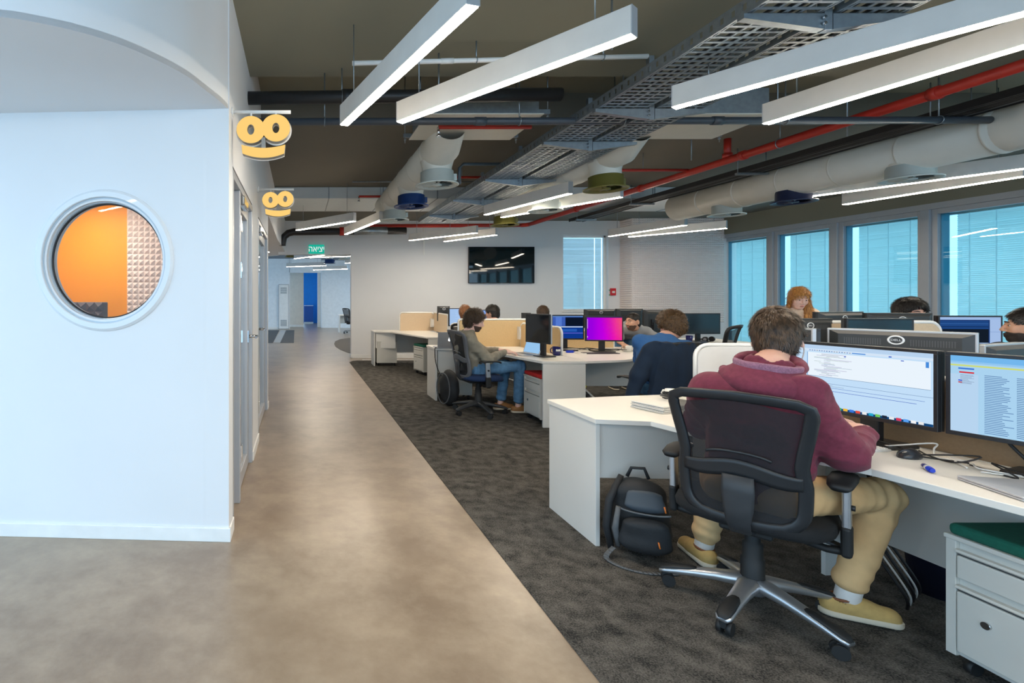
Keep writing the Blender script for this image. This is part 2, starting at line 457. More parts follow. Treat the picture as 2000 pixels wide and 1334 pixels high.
# ---- corridor doors: aluminium frames, glazed leaves
def corridor_door(name, y0, y1, split, handle_y):
    d = bpy.data.objects.new(name, None); COL.objects.link(d); d['kind'] = 'structure'
    d.location = (XW, y0, 0); L = y1 - y0; H = 2.22
    MB().box(-0.13, 0.004, 0, 0.05, 0, H).build('jamb', M_ALU, d, bevel=0.004)
    MB().box(-0.13, 0.004, L-0.05, L, 0, H).build('jamb', M_ALU, d, bevel=0.004)
    MB().box(-0.13, 0.004, 0.05, L-0.05, H-0.05, H).build('head', M_ALU, d, bevel=0.004)
    if split: MB().box(-0.12, 0.0, split-0.03, split+0.03, 0, H-0.05).build('mullion', M_ALU, d, bevel=0.004)
    gl = glassmat('door_glass', (0.80,0.88,0.92,1), 1.5, extra=0.06)
    if split: MB().box(-0.066, -0.06, 0.05, split-0.03, 0.0, H-0.05).build('side_pane', gl, d)
    a = (split+0.03 if split else 0.05); b = L-0.05
    lf = MB().box(-0.07, -0.025, a+0.004, a+0.08, 0.01, H-0.055); lf.box(-0.07, -0.025, b-0.12, b-0.004, 0.01, H-0.055)
    lf.box(-0.07, -0.025, a+0.08, b-0.12, H-0.15, H-0.055); lf.box(-0.07, -0.025, a+0.08, b-0.12, 0.01, 0.12)
    leaf = lf.build('door_leaf', M_ALU, d, bevel=0.004)
    MB().box(-0.05, -0.045, a+0.08, b-0.12, 0.12, H-0.15).build('pane', gl, leaf)
    for hz in (0.32, 1.62, 1.95):
        MB().box(-0.026, 0.006, a-0.01, a+0.05, hz-0.06, hz+0.06).build('hinge', M_CHROME, leaf, bevel=0.004)
    MB().box(-0.024, 0.02, a+0.06, a+0.34, H-0.13, H-0.06).build('door_closer', M_CHROME, leaf, bevel=0.01)
    hm = MB().cyl((-0.025,handle_y,1.10),(0.055,handle_y,1.10),0.012).cyl((0.055,handle_y+0.01,1.10),(0.055,handle_y-0.13,1.10),0.010)
    hm.box(-0.025, -0.012, handle_y-0.03, handle_y+0.03, 1.05, 1.15)
    hm.build('handle', M_CHROME, leaf)
    return d
corridor_door('door_1', 3.10, 4.40, 0.42, 1.17)
corridor_door('door_2', 5.02, 6.45, 0, 0.25)

# ---- ceilings
struct(MB().box(-3.4, 10.4, -4.5, 12.1, ZH, ZH+0.1).build('ceiling', M_CEIL))
cl = struct(MB().box(XW, 10.2, -4.5, 4.2, ZC, ZH).build('ceiling_beam', M_CEIL))
struct(MB().box(-3.4, XW, -4.5, 1.9, ZC, ZH).build('ceiling_entrance', M_WALL))
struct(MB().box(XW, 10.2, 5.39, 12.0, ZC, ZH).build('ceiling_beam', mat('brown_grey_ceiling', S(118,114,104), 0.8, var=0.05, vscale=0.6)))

# ---- far wall with its doorway and window
YF = 12.0
wf = bpy.data.objects.new('wall_back', None); COL.objects.link(wf); wf['kind'] = 'structure'
WX0, WX1, WZ0, WZ1 = XA(1100,YF), XA(1188,YF), ZA(607,YF), ZA(459,YF)
MB().box(1.23, WX0, YF, YF+0.22, 0, ZC).box(WX1, 7.75, YF, YF+0.22, 0, ZC).box(WX0, WX1, YF, YF+0.22, 0, WZ0).box(WX0, WX1, YF, YF+0.22, WZ1, ZC).build('wall_panel', M_WALL, wf)
MB().box(-0.5, 1.23, YF, YF+0.22, 2.47, ZC).build('lintel', M_WALL, wf)
MB().box(1.218, 7.7, YF-0.014, YF, 0, 0.085).box(1.216, 1.23, YF-0.014, YF+0.234, 0, 0.085).build('baseboard', M_TRIM, wf, bevel=0.003)
MB().box(2.94, 2.98, YF-0.03, YF, 2.46, ZC).build('conduit_cover', M_TRIM, wf, bevel=0.003)

M_BLIND = translucent('blind_slat', S(215,226,230), (0.80,0.86,0.82,1), 0.5)
M_WGLASS = glassmat('cyan_window_glass', (0.66,0.86,0.88,1), 1.5, extra=0.03)
M_CGLASS = glassmat('clear_window_glass', (0.88,0.95,0.98,1), 1.5)
def blind(w, z0, z1, parent, pitch=0.03, mname=M_BLIND, ang=1.12, loc=(0,0,0), rz=0):
    mb = MB(); z = z0
    c, s_ = math.cos(ang)*0.018, math.sin(ang)*0.018
    while z < z1:
        da = 0.16*math.sin(z*37.0)+0.12*math.sin(z*91.0+1.3); c, s_ = math.cos(ang+da)*0.018, math.sin(ang+da)*0.018
        mb.quad((0,-c,z-s_),(w,-c,z-s_),(w,c,z+s_),(0,c,z+s_)); z += pitch
    o = mb.build('blind_slats', mname, parent, loc=loc, rot=(0,0,rz)); o['kind'] = 'stuff'
    return o
w2 = bpy.data.objects.new('window_2', None); COL.objects.link(w2); w2['kind'] = 'structure'; w2.location = (WX0, YF, WZ0)
ww, wh = WX1-WX0, WZ1-WZ0
fr = MB().box(0,ww,0.10,0.16,0,0.04).box(0,ww,0.10,0.16,wh-0.05,wh).box(0,0.05,0.10,0.16,0,wh).box(ww-0.05,ww,0.10,0.16,0,wh)
fr.build('window_frame', M_TRIM, w2, bevel=0.004)
MB().box(0.04,ww-0.04,0.125,0.131,0.04,wh-0.05).build('pane', M_CGLASS, w2)
blind(ww-0.30, 0.05, wh-0.06, w2, loc=(0.06,0.17,0)); blind(0.15, 0.05, wh-0.06, w2, loc=(ww-0.215,0.175,0))
MB().box(0.05,ww-0.05,0.16,0.2,0.0,0.03).build('blind_rail', M_TRIM, w2)
MB().box(-0.03,ww+0.03,-0.03,0.10,-0.03,0.0).build('window_sill', M_TRIM, w2, bevel=0.004)

# ---- foam-clad wall and column at the far right
YT = 11.54; XT0 = XA(1212, YF)
tx = struct(MB().box(XT0, XR+0.2, YT+0.03, YF+0.2, 0, ZC).build('wall_foam', M_FOAM))
fm2 = foam_tile('foam_tile', 0.3, 6, 0.034, M_FOAM)
def tile_at(x, y, z, rz):
    o = bpy.data.objects.new('foam_tile', fm2); COL.objects.link(o); o.parent = tx; o.location = (x,y,z); o.rotation_euler = (0,0,rz)
for j in range(2, 11):
    for i in range(7):
        tile_at(XT0+0.3*i, YT+0.03, 0.27+0.3*j, 0)
    tile_at(XT0, YT+0.33, 0.27+0.3*j, -PI/2)
    tile_at(XT0, YT+0.63, 0.27+0.3*j, -PI/2)

# ---- right window wall
struct(MB().box(9.75, 10.3, -4.5, YT+0.03, 2.89, ZH).build('wall_right_bulkhead', M_CEIL))
struct(MB().box(XR-0.05, XR+0.12, -4.5, YT, 0, 0.12).build('wall_right_sill', M_ALU))
struct(MB().box(XR-0.09, XR+0.12, -4.5, YT+0.02, 2.80, 2.89).build('trim_2', M_ALU))
M_MULL = mat('grey_mullion', S(176,180,186), 0.4, metal=0.1, var=0.02)
edges = [11.72, 10.46, 9.21, 7.87, 6.58, 5.29, 4.0, 2.71, 1.42, 0.13, -1.16, -2.45, -3.74]
for k in range(len(edges)-1):
    ya, yb = edges[k], edges[k+1]
    w = bpy.data.objects.new('window_%d' % (k+3), None); COL.objects.link(w); w['kind'] = 'structure'
    w.location = (XR, yb, 0.12); L = ya-yb
    MB().box(-0.09, 0.1, -0.055, 0.055, 0, 2.68).build('mullion', M_MULL, w, bevel=0.004)
    MB().box(-0.05, 0.05, 0.055, 0.12, 0, 2.68).box(-0.05, 0.05, L-0.13, L-0.055, 0, 2.68).box(-0.05, 0.05, 0.12, L-0.13, 2.60, 2.68).box(-0.05, 0.05, 0.12, L-0.13, 0, 0.08).build('window_frame', M_ALU, w, bevel=0.004)
    MB().box(-0.004, 0.004, 0.12, L-0.13, 0.08, 2.60).build('pane', M_WGLASS, w)
    o = blind(L-0.39, 0.1, 2.63, w, loc=(0.09,0.13,0), rz=PI/2)
    lad = MB()
    for q in (0.18, 0.5, 0.82):
        lad.box(0.052,0.056, 0.13+(L-0.39)*q-0.006, 0.13+(L-0.39)*q+0.006, 0.1, 2.58)
    lad.build('ladder_cord', translucent('blind_cord', S(240,246,250), (0.95,0.98,1,1), 0.8), w)
    MB().box(0.05, 0.13, 0.1, L-0.13, 2.57, 2.68).build('blind_header', M_ALU, w)
    MB().box(0.012, 0.016, L-0.225, L-0.13, 0.08, 2.6).build('blind_guide', translucent('guide_blue', S(96,160,186), (0.35,0.62,0.72,1), 0.5), w)

# ================================================================== CEILING SERVICES
random.seed(4)
M_LBODY = mat('lamp_housing_white', S(214,212,208), 0.5)
M_LED = emis('warm_led_strip', (1.0, 0.87, 0.70, 1), LAMP)
ZL = 2.65
def rod_top(x, y):
    if 8.33 < y < 9.62 and x < 7.9: return 3.08
    for xd, z0, y0_, y1_ in ((1.42,2.75,5.0,8.3),(3.28,2.78,5.1,8.3),(6.0,2.66,4.1,8.0)):
        if abs(x-xd) < 0.21 and y0_ < y < y1_: return max(z0, ZL+0.15)
    if 2.2 < x < 3.1 and 1.6 < y < 9.6: return 2.865
    return ZH if 4.2 < y < 5.39 else ZC
def lamp(a, b, label, grp='pendant linear lamps', h=0.14, w=0.065, zc=ZC):
    (x0,y0),(x1,y1) = a, b
    L = math.hypot(x1-x0, y1-y0); ang = math.atan2(y1-y0, x1-x0)
    t = thing('pendant_lamp', label, 'lamp', ((x0+x1)/2,(y0+y1)/2, ZL), ang, grp)
    MB().box(-L/2+0.004, L/2-0.004, -w/2, w/2, 0.004, h).build('housing', M_LBODY, t, bevel=0.003)
    for s_ in (-1, 1):
        MB().box(s_*(L/2-0.004), s_*L/2, -w/2-0.001, w/2+0.001, 0.0, h+0.001).build('end_cap', M_ALU, t, bevel=0.002)
    MB().box(-L/2+0.006, L/2-0.006, -w/2+0.006, w/2-0.006, -0.003, 0.005).build('diffuser', M_LED, t)
    for s_ in (-0.38, 0.38):
        MB().cyl((s_*L,0,h),(s_*L,0,rod_top((x0+x1)/2+s_*L*math.cos(ang),(y0+y1)/2+s_*L*math.sin(ang))-ZL),0.0035,n=6).build('suspension_rod', M_GALV, t)
    return t
def LP(px, py): return P(px, py, ZL)
lamp(LP(672,245), LP(925,10), 'linear lamp nearest the yellow sign, pointing steeply at the camera')
lamp(LP(780,240), LP(1240,70), 'linear lamp slanting up toward the cable tray, second from the signs')
bx, by = LP(1315,212); cx_, cy_ = LP(2000,28)
def ext(a, b, L):
    d = math.hypot(b[0]-a[0], b[1]-a[1]); return (a[0]+(b[0]-a[0])*L/d, a[1]+(b[1]-a[1])*L/d)
lamp((bx,by), ext((bx,by),(cx_,cy_),1.55), 'long lamp cut by the upper right frame edge, crossing the cable tray')
a = LP(1495,243); lamp(a, ext(a, LP(2000,92), 1.55), 'long lamp just above the red pipe, cut by the right frame edge')
lamp(LP(948,420), LP(1115,378), 'linear lamp below the cable tray, upper one of the middle pair')
lamp(LP(980,425), LP(1215,385), 'linear lamp under the olive diffuser, lower one of the middle pair')
lamp(LP(580,450), LP(693,432), 'linear lamp over the corridor just before the exit sign')
lamp(LP(675,458), LP(745,430), 'short looking lamp end-on beside the pale diffuser, right of the exit sign')
a = LP(1575,385); lamp(a, ext(a, LP(2000,330), 1.55), 'linear lamp by the windows, upper one of that pair')
a = LP(1648,400); lamp(a, ext(a, LP(2000,345), 1.55), 'linear lamp by the windows, lower one of that pair')
lamp(LP(1190,462), LP(1340,440), 'linear lamp in front of the foam column, left one of the pair')
lamp(LP(1228,463), LP(1420,446), 'linear lamp in front of the foam wall, right one of the pair')
lamp(LP(800,470), LP(932,455), 'far linear lamp above the television, left one of the pair')
lamp(LP(868,472), LP(970,459), 'far linear lamp above the television, right one of the pair')
# unseen lamps added to brighten the dim interior, same type as the visible ones
for i, (x, y, an) in enumerate([(0.6,-0.6,1.0),(2.2,-0.3,0.5),(5.2,0.2,1.3),(7.6,1.2,0.4),(6.2,2.1,0.9),(3.8,-1.6,0.8),(7.9,-0.9,1.2),(-2.6,-0.4,0.6),(-1.6,-2.2,1.1),(1.2,-2.6,0.3),(5.6,-2.6,0.7),(8.0,3.4,1.0)]):
    dx, dy = 0.775*math.cos(an), 0.775*math.sin(an)
    lamp((x-dx,y-dy), (x+dx,y+dy), 'unseen linear pendant lamp added to light the office, outside the frame', 'added lamps outside the frame')

# ---- cable tray: two perforated trays on cantilever brackets
ZT = 2.87
TY0, TY1 = 1.6, 9.6
def tray(x0, x1, label):
    t = thing('cable_tray', label, 'cable tray', (x0, TY0, ZT), 0, 'cable trays')
    w = x1-x0; L = TY1-TY0
    for xx in (0, w):
        r = MB().box(xx-0.002, xx+0.002, 0, L, 0.055, 0.075).box(xx-0.002, xx+0.002, 0, L, 0, 0.02)
        k = 0.0
        while k < L:
            r.box(xx-0.002, xx+0.002, k, min(k+0.045,L), 0.02, 0.055); k += 0.07
        r.build('side_rail', M_GALV, t)
    for xx in (0.0, w-0.028): MB().box(xx, xx+0.012, 0, L, -0.002, 0.002).box(xx+0.018, xx+0.028, 0, L, -0.002, 0.002).build('edge_strip', M_GALV, t)
    MB().box(w/2-0.012, w/2+0.012, 0, L, -0.002, 0.001).build('middle_strip', M_GALV, t)
    rung = MB().box(0.012, w-0.012, 0, 0.019, -0.0025, 0.0025).box(w*0.3, w*0.34, 0.019, 0.056, -0.002, 0.002).box(w*0.68, w*0.72, 0.019, 0.056, -0.002, 0.002)
    me = rung.mesh('rung', M_GALV)
    k = 0.01; i = 0
    while k < L:
        o = bpy.data.objects.new('rung', me); COL.objects.link(o); o.parent = t; o.location = (0,k,0); k += 0.056
    cb = MB()
    for q in range(5):
        xx = w*(0.15+0.17*q); pts = [(xx+random.uniform(-.02,.02), j*L/14, 0.014+random.uniform(0,.012)) for j in range(15)]
        cb.tube(pts, 0.008, 6)
    cb.build('cable_bundle', mat('grey_cable', S(60,60,62), 0.6), t)['kind'] = 'stuff'
    return t
tray(2.27, 2.645, 'perforated steel cable tray, the one nearer the corridor')
tray(2.715, 3.07, 'perforated steel cable tray, the one nearer the windows')
for i, (yy, lab) in enumerate([(2.57,'nearest bracket at the top of the frame'),(3.85,'second bracket, beside the long lamp'),(4.66,'third bracket, just past the dark cross pipe'),(6.12,'fourth bracket, left of the olive diffuser'),(7.39,'fifth bracket along the tray'),(8.75,'last bracket before the far wall')]):
    t = thing('tray_bracket', 'galvanised cantilever bracket under the cable trays, ' + lab, 'bracket', (2.68, yy, ZT), 0, 'cable tray brackets')
    MB().box(-0.02, 0.02, -0.02, 0.02, -0.09, ZC-ZT).build('strut', M_GALV, t, bevel=0.003)
    for s_ in (-1, 1):
        m = MB().add([(s_*0.022,-0.02,-0.085),(s_*0.43,-0.02,-0.03),(s_*0.43,-0.02,-0.006),(s_*0.022,-0.02,-0.006),(s_*0.022,0.02,-0.085),(s_*0.43,0.02,-0.03),(s_*0.43,0.02,-0.006),(s_*0.022,0.02,-0.006)],
                     [(0,1,2,3),(7,6,5,4),(0,4,5,1),(1,5,6,2),(2,6,7,3),(3,7,4,0)])
        m.build('arm', M_GALV, t)
    m = MB()
    for zz in (-0.06,-0.03): m.cyl((-0.03,-0.024,zz),(-0.03,-0.034,zz),0.009,n=6)
    m.build('bolt', M_CHROME, t)

# ---- red sprinkler main and branches
ZR = 3.02; XRd = 4.96
t = thing('sprinkler_main', 'long red sprinkler main running away beside the cable run', 'pipe', (XRd, 0, ZR))
MB().cyl((0,1.0,0),(0,10.85,0),0.042,n=16).build('pipe_run', M_RED, t)
MB().tube([(0,10.85,0),(-0.03,10.96,0),(-0.12,11.0,0)],0.042,14).build('elbow', M_RED, t)
for yy in (2.3,3.9,5.6,7.3,9.0): MB().cyl((0,yy,0),(0,yy+0.06,0),0.052,n=16).build('coupling', M_RED, t)
MB().cyl((0,5.84,0.03),(0,5.84,0.25),0.035).cyl((0,5.84,0.03),(0,5.84,0.08),0.048).build('riser', M_RED, t)
for yy in (3.2,5.2,7.9): 
    MB().tube([(0.05*math.cos(q*PI/8),yy,0.05*math.sin(q*PI/8)) for q in range(17)],0.004,6).build('hanger_ring', M_GALV, t)
    MB().cyl((0,yy,0.05),(0,yy,ZC-ZR),0.005,n=6).build('hanger_rod', M_GALV, t)
tag(MB().cyl((1.3,11.0,ZR-0.02),(4.86,11.0,ZR),0.04).build('sprinkler_cross_pipe', M_RED), 'red sprinkler pipe crossing above the television wall', 'pipe')
for (x0,x1,y,z,lab) in ((0.93,1.5,7.9,3.02,'thin red branch pipe left of the blue diffuser'),(1.2,2.0,4.35,2.90,'short red branch pipe by the white fan coil panel'),(1.66,2.6,6.9,3.08,'thin red branch pipe behind the cable tray'),(3.5,4.94,6.4,3.05,'thin red branch pipe right of the olive diffuser')):
    t = thing('sprinkler_branch', lab, 'pipe', (x0,y,z), 0, 'red branch pipes')
    MB().cyl((0,0,0),(x1-x0,0,0),0.018,n=10).build('pipe_run', M_RED, t); MB().cyl(((x1-x0)*0.6,0,0.01),((x1-x0)*0.6,0,(ZH if 4.2<y<5.39 else ZC)-z),0.004,n=6).build('hanger_rod', M_GALV, t)
    MB().cyl((0.0,0,0.0),(0.0,0,-0.07),0.012,n=8).cyl((0.0,0,-0.07),(0.0,0,-0.085),0.02,n=10).build('sprinkler_head', M_CHROME, t)

# ---- black cable ladder right of the red main
t = thing('cable_ladder', 'black cable run with long cables beside the red main', 'cable tray', (5.45, 1.2, 3.0))
MB().box(0,0.01,0,9.0,-0.03,0.03).box(0.27,0.28,0,9.0,-0.03,0.03).build('tray_body', M_BLACK, t)
for q in range(11):
    pts = [(0.025+0.023*q+random.uniform(-.006,.006), j*0.6, -0.012+random.uniform(-.004,.008)) for j in range(16)]
    MB().tube(pts, 0.0125, 8).build('cable', mat('run_cable_%d' % (0 if q in (1,2,4,5,8) else 1 if q not in (3,9) else 2), S(*[(24,25,27),(34,36,38),(84,90,94)][0 if q in (1,2,4,5,8) else 1 if q not in (3,9) else 2]), 0.5), t)
for yy in (1.6,3.1,5.0,7.0,8.6):
    MB().box(-0.06,0.33,yy,yy+0.04,-0.055,-0.03).build('support_rail', M_GALV, t)
    [MB().cyl((hx_,yy+0.02,-0.03),(hx_,yy+0.02,ZC-3.0),0.005,n=6).build('hanger_rod', M_GALV, t) for hx_ in (-0.04,0.31)]

# ---- horizontal pipes and conduits
def pipe(a, b, r, m_, name, label, hang=(), cl=None):
    a = Vector(a); b = Vector(b)
    t = thing(name, label, 'pipe', a)
    d = b - a
    MB().cyl((0,0,0), d, r, n=14).build('pipe_run', m_, t)
    for q in hang:
        p = d*q
        MB().cyl(p, p+Vector((0,0,(cl or ZC)-a.z-p.z)), 0.005, n=6).build('hanger_rod', M_GALV, t)
        MB().tube([p+Vector((0,(r+.004)*math.cos(k*PI/8),(r+.004)*math.sin(k*PI/8))) for k in range(17)],0.004,6).build('clamp', M_GALV, t)
    for q in (0.3,0.62): MB().cyl(d*q, d*q+d.normalized()*0.09, r*1.18, n=14).build('coupling', m_, t)
    return t
pipe((XW,4.13,2.868),(5.78,4.22,2.915),0.03, mat('dark_blue_grey_pipe', S(62,70,80), 0.4, var=0.06), 'cross_pipe', 'dark grey pipe crossing the whole ceiling behind the lamps', (0.1,0.36,0.5,0.72,0.93))
pipe((XW,4.05,3.03),(2.1,4.05,3.06),0.052, M_BLACK, 'black_pipe', 'thick black insulated pipe high on the corridor wall', (0.3,), ZC)
pipe((0.38,3.62,3.11),(2.5,3.62,3.16),0.017, M_TRIM, 'white_conduit', 'thin white conduit below the beam near the camera', (0.42,0.85))
t = thing('thin_conduit', 'thin galvanised conduit near the far duct', 'pipe', (0.8,7.6,3.18)); MB().cyl((0,0,0),(2.2,0,0),0.012,n=8).build('pipe_run', M_GALV, t); MB().tube([(2.2,0,0),(2.27,0,-0.02),(2.3,0,-0.1),(2.3,0,-0.3)],0.012,8).build('drop', M_GALV, t)
t = thing('ceiling_conduit', 'grey bent conduit left of the cable tray', 'pipe', (2.0,6.3,3.1)); MB().tube([(0,0,-0.25),(0,0,-0.05),(0.05,0,0),(0.9,0,0)],0.02,10).build('pipe_run', M_STEELBLUE, t)
t = thing('black_elbow_pipe', 'black elbow pipe leaving the corridor wall over the exit doorway', 'pipe', (-0.36,10.6,2.55))
MB().tube([(0,0,-0.02),(0,0,0.02),(0.03,-0.01,0.16),(0.12,-0.02,0.24),(0.24,-0.02,0.27),(2.6,-0.02,0.29)],0.075,14).build('pipe_run', M_BLACK, t)
MB().cyl((1.5,-0.02,0.285),(2.2,-0.02,0.292),0.085).build('foil_sleeve', M_GALV, t); MB().cyl((1.2,-0.02,0.28),(1.3,-0.02,0.28),0.09).build('red_band', M_RED, t)
for i,(x,y) in enumerate(((1.86,3.0),(1.05,3.8),(3.3,5.0),(5.0,4.6),(4.2,5.4))):
    tag(MB().cyl((x,y,2.9),(x,y,ZC if not 4.2<y<5.39 else ZH),0.006,n=6).build('threaded_rod', M_GALV), 'loose threaded rod hanging ' + ('beside the slanting lamp','over the fan coil panel','right of the olive diffuser','between red main and long lamp','left of the red main')[i], 'rod', 'loose threaded rods')

# ---- fan coil panels
def fancoil(x0, x1, y0, y1, z, label):
    t = thing('fan_coil_unit', label, 'air unit', (x0,y0,z), 0, 'fan coil units')
    w, d = x1-x0, y1-y0
    MB().box(0,w,0,d,0.0,0.012).build('bottom_panel', M_DUCT, t, bevel=0.004)
    MB().box(0.03,w-0.03,0.03,d-0.03,0.012,0.24).build('casing', M_GALV, t, bevel=0.004)
    for yy in (0.02,d-0.05): MB().box(-0.06,w+0.06,yy,yy+0.03,0.013,0.05).build('rail', M_GALV, t)
    for xx in (-0.045, w+0.045):
        for yy in (0.035,d-0.035): MB().cyl((xx,yy,-0.04),(xx,yy,ZH-z-0.01 if y0+yy>4.2 and y0+yy<5.39 else ZC-z),0.005,n=6).cyl((xx,yy,-0.012),(xx,yy,0.0),0.012,n=8).build('hanger_rod', M_GALV, t)
    return t
fancoil(1.08, 2.08, 4.28, 4.98, 2.985, 'white bottomed fan coil unit left of the cable tray')
fancoil(3.12, 4.05, 4.28, 4.95, 2.985, 'white bottomed fan coil unit between cable tray and red main')
fancoil(5.85, 6.75, 3.05, 3.78, 2.95, 'white bottomed fan coil unit at the right frame edge')

# ---- round ducts with swirl diffusers
M_OLIVE = mat('olive_green_paint', S(112,106,48), 0.5); M_NAVY = mat('blue_diffuser_paint', S(26,62,120), 0.4)
M_PALE = mat('pale_grey_diffuser', S(196,204,200), 0.45); M_INDIGO = mat('dark_indigo_paint', S(38,46,76), 0.45)
DZ = 2.585
def duct(x, y0, y1, z, r, ds, label):
    t = thing('round_duct', label, 'duct', (x, y0, z), 0, 'round air ducts')
    L = y1-y0
    MB().tube([(0,-0.25,0.12),(0,-0.1,0.06),(0,0,0.0),(0,0.15,0)],[r*0.85,r*0.95,r,r],24,caps=False).build('flexible_neck', M_DUCT, t)
    MB().cyl((0,0.15,0),(0,L,0),r,n=32).build('duct_run', M_DUCT, t)
    yy = 0.2
    while yy < L-0.05:
        MB().lathe([(r,-0.012),(r+0.006,-0.006),(r+0.006,0.006),(r,0.012)],(0,yy,0),32,'Y').build('seam_ring', M_DUCT, t); yy += 0.62
    for yd in ds:
        MB().lathe([(0.148,DZ+0.147-z),(0.15,-r+0.02),(0.17,-r+0.09)],(0,yd-y0,0),28).build('collar', M_DUCT, t)
    return t
def diffuser(x, y, zf, m_, label):
    t = thing('swirl_diffuser', label, 'diffuser', (x,y,zf), 0, 'swirl diffusers')
    MB().lathe([(0.205,0.0),(0.217,0.0),(0.217,0.012),(0.20,0.018),(0.168,0.03),(0.166,0.14),(0.15,0.148)],(0,0,0),40).build('drum', m_, t)
    MB().lathe([(0.205,0.001),(0.15,0.012),(0.15,0.03)],(0,0,0),40).build('flange', M_PALE if m_ is M_PALE else m_, t)
    vn = MB()
    vn.add([(0.045,-0.006,0.006),(0.15,-0.035,0.006),(0.15,0.02,0.03),(0.045,0.008,0.02)],[(0,1,2,3)])
    me = vn.mesh('vane', m_)
    for k in range(12):
        o = bpy.data.objects.new('vane', me); COL.objects.link(o); o.parent = t; o.rotation_euler = (0,0,2*PI*k/12)
    MB().lathe([(0.0,0.0),(0.05,0.002),(0.05,0.02)],(0,0,0),24).build('hub', m_, t)
    MB().lathe([(0.0,0.06),(0.166,0.06)],(0,0,0),24).build('damper_plate', M_DARK, t)
    MB().box(0.165,0.20,-0.03,0.03,0.05,0.12).build('actuator', m_, t, bevel=0.004)
    return t
DZ = 2.585
duct(1.42, 5.02, 8.3, 2.93, 0.18, (5.21,6.41,7.55), 'white round duct over the corridor side')
diffuser(1.42,5.21,DZ,M_PALE,'pale round diffuser with swirl vanes, nearest on the corridor side duct')
diffuser(1.42,6.41,DZ,M_NAVY,'blue round diffuser on the corridor side duct')
diffuser(1.42,7.55,DZ,M_PALE,'pale round diffuser, farthest on the corridor side duct')
duct(3.28, 5.15, 8.3, 2.95, 0.17, (5.4,6.73,8.05), 'white round duct behind the cable trays')
diffuser(3.28,5.4,DZ,M_OLIVE,'large olive green diffuser beside the cable tray')
diffuser(3.28,6.73,DZ,M_PALE,'pale diffuser hidden behind the middle lamp pair')
diffuser(3.28,8.05,DZ,M_OLIVE,'far olive green diffuser below the middle lamp pair')
duct(6.0, 4.1, 8.0, 2.86, 0.2, (4.95,6.12,7.08), 'large white round duct near the windows')
diffuser(6.0,4.95,DZ,M_PALE,'pale diffuser above the window side lamp pair')
diffuser(6.0,6.12,DZ,M_INDIGO,'dark blue diffuser hanging from the window side duct')
diffuser(6.0,7.08,DZ,M_PALE,'pale diffuser at the far end of the window side duct')

# ---- rectangular duct across the far end
t = thing('rectangular_duct', 'pale rectangular duct crossing the ceiling before the far wall', 'duct', (XW,8.35,3.08))
poly = [(0,0),(7.7,0),(8.05,0.1),(8.25,0.35),(8.3,0.65),(8.2,1.0),(7.9,1.25),(0,1.25)]
MB().prism(poly, 0, 0.184).build('duct_body', mat('pale_blue_duct', S(206,214,218), 0.45, var=0.02), t)
for q in range(1,9): MB().box(q*0.9-0.008,q*0.9+0.008,-0.006,1.256,-0.006,0.184).build('seam', M_GALV, t)

# ================================================================== FAR OFFICE THROUGH THE DOORWAY
M_COOL = mat('cool_white_paint', S(238,243,247), 0.6)
struct(MB().box(-6, 5.5, 12.22, 31, ZC, ZC+0.1).build('ceiling_far', mat('grey_ceiling_far', S(120,130,140), 0.8)))
YB = 25.2
struct(MB().box(XA(628,24.4), 4.0, 24.4, 24.6, 0, ZC).build('wall_far_right', M_COOL))
struct(MB().box(-0.9, XA(593,YB), YB, YB+0.15, 0, 2.75).build('wall_far_middle', mat('warm_white_far', S(232,224,212), 0.6)))
struct(MB().box(-6, XA(566,23.4), 23.4, 23.6, 0, ZC).build('wall_far_left', M_COOL))
struct(MB().box(XA(566,23.4)-0.02, 1.0, 23.4, 23.6, 2.62, ZC).build('wall_far_lintel', M_COOL))
struct(MB().box(-6, XA(566,23.4), 23.38, 23.4, 0, 0.09).build('baseboard_far', M_TRIM))
struct(MB().box(-0.9, XA(593,YB), YB-0.02, YB, 0, 0.1).build('baseboard_far', M_TRIM))
struct(MB().box(XA(593,29), 1.4, 29.2, 29.4, 0, 3.0).build('wall_far_blue', mat('bright_blue_wall', S(0,136,226), 0.5)))
struct(MB().box(1.05, 1.2, 24.6, 29.3, 0, 3.0).build('wall_far_passage', M_COOL))
d = thing('blue_locker', 'low blue cabinet in front of the bright blue far wall', 'cabinet', (0.36,28.4,0))
MB().box(-0.1,0.42,0,0.4,0.1,1.0).build('body', mat('deep_blue_panel', S(0,84,170), 0.4), d); MB().box(-0.1,0.42,0.02,0.4,1.0,1.03).build('top', M_TRIM, d); MB().box(-0.1,0.42,0.03,0.4,0,0.1).build('plinth', M_TRIM, d)
d = thing('bright_doorframe', 'white lit door frame beside the blue far wall', 'door', (XA(620,25),25,0))
MB().box(0,0.18,0,0.1,0,2.7).build('jamb', M_TRIM, d)
d = thing('vent_cabinet', 'tall white service door with louvred vents at the far end', 'cabinet', (XA(545,23.3),23.3,0))
VW = XA(563,23.3)-XA(545,23.3)
MB().box(0,VW,0,0.06,0.02,2.05).build('door', M_TRIM, d, bevel=0.006)
for z0 in (0.15,1.65):
    for k in range(6): MB().box(0.07,VW-0.07,-0.012,0.0,z0+0.05*k,z0+0.05*k+0.026).build('louvre', mat('louvre_grey', S(150,156,162), 0.5), d)
MB().box(-0.02,VW+0.02,0.0,0.07,2.05,2.08).box(-0.02,0,0,0.07,0,2.05).box(VW,VW+0.02,0,0.07,0,2.05).build('door_frame', M_ALU, d)
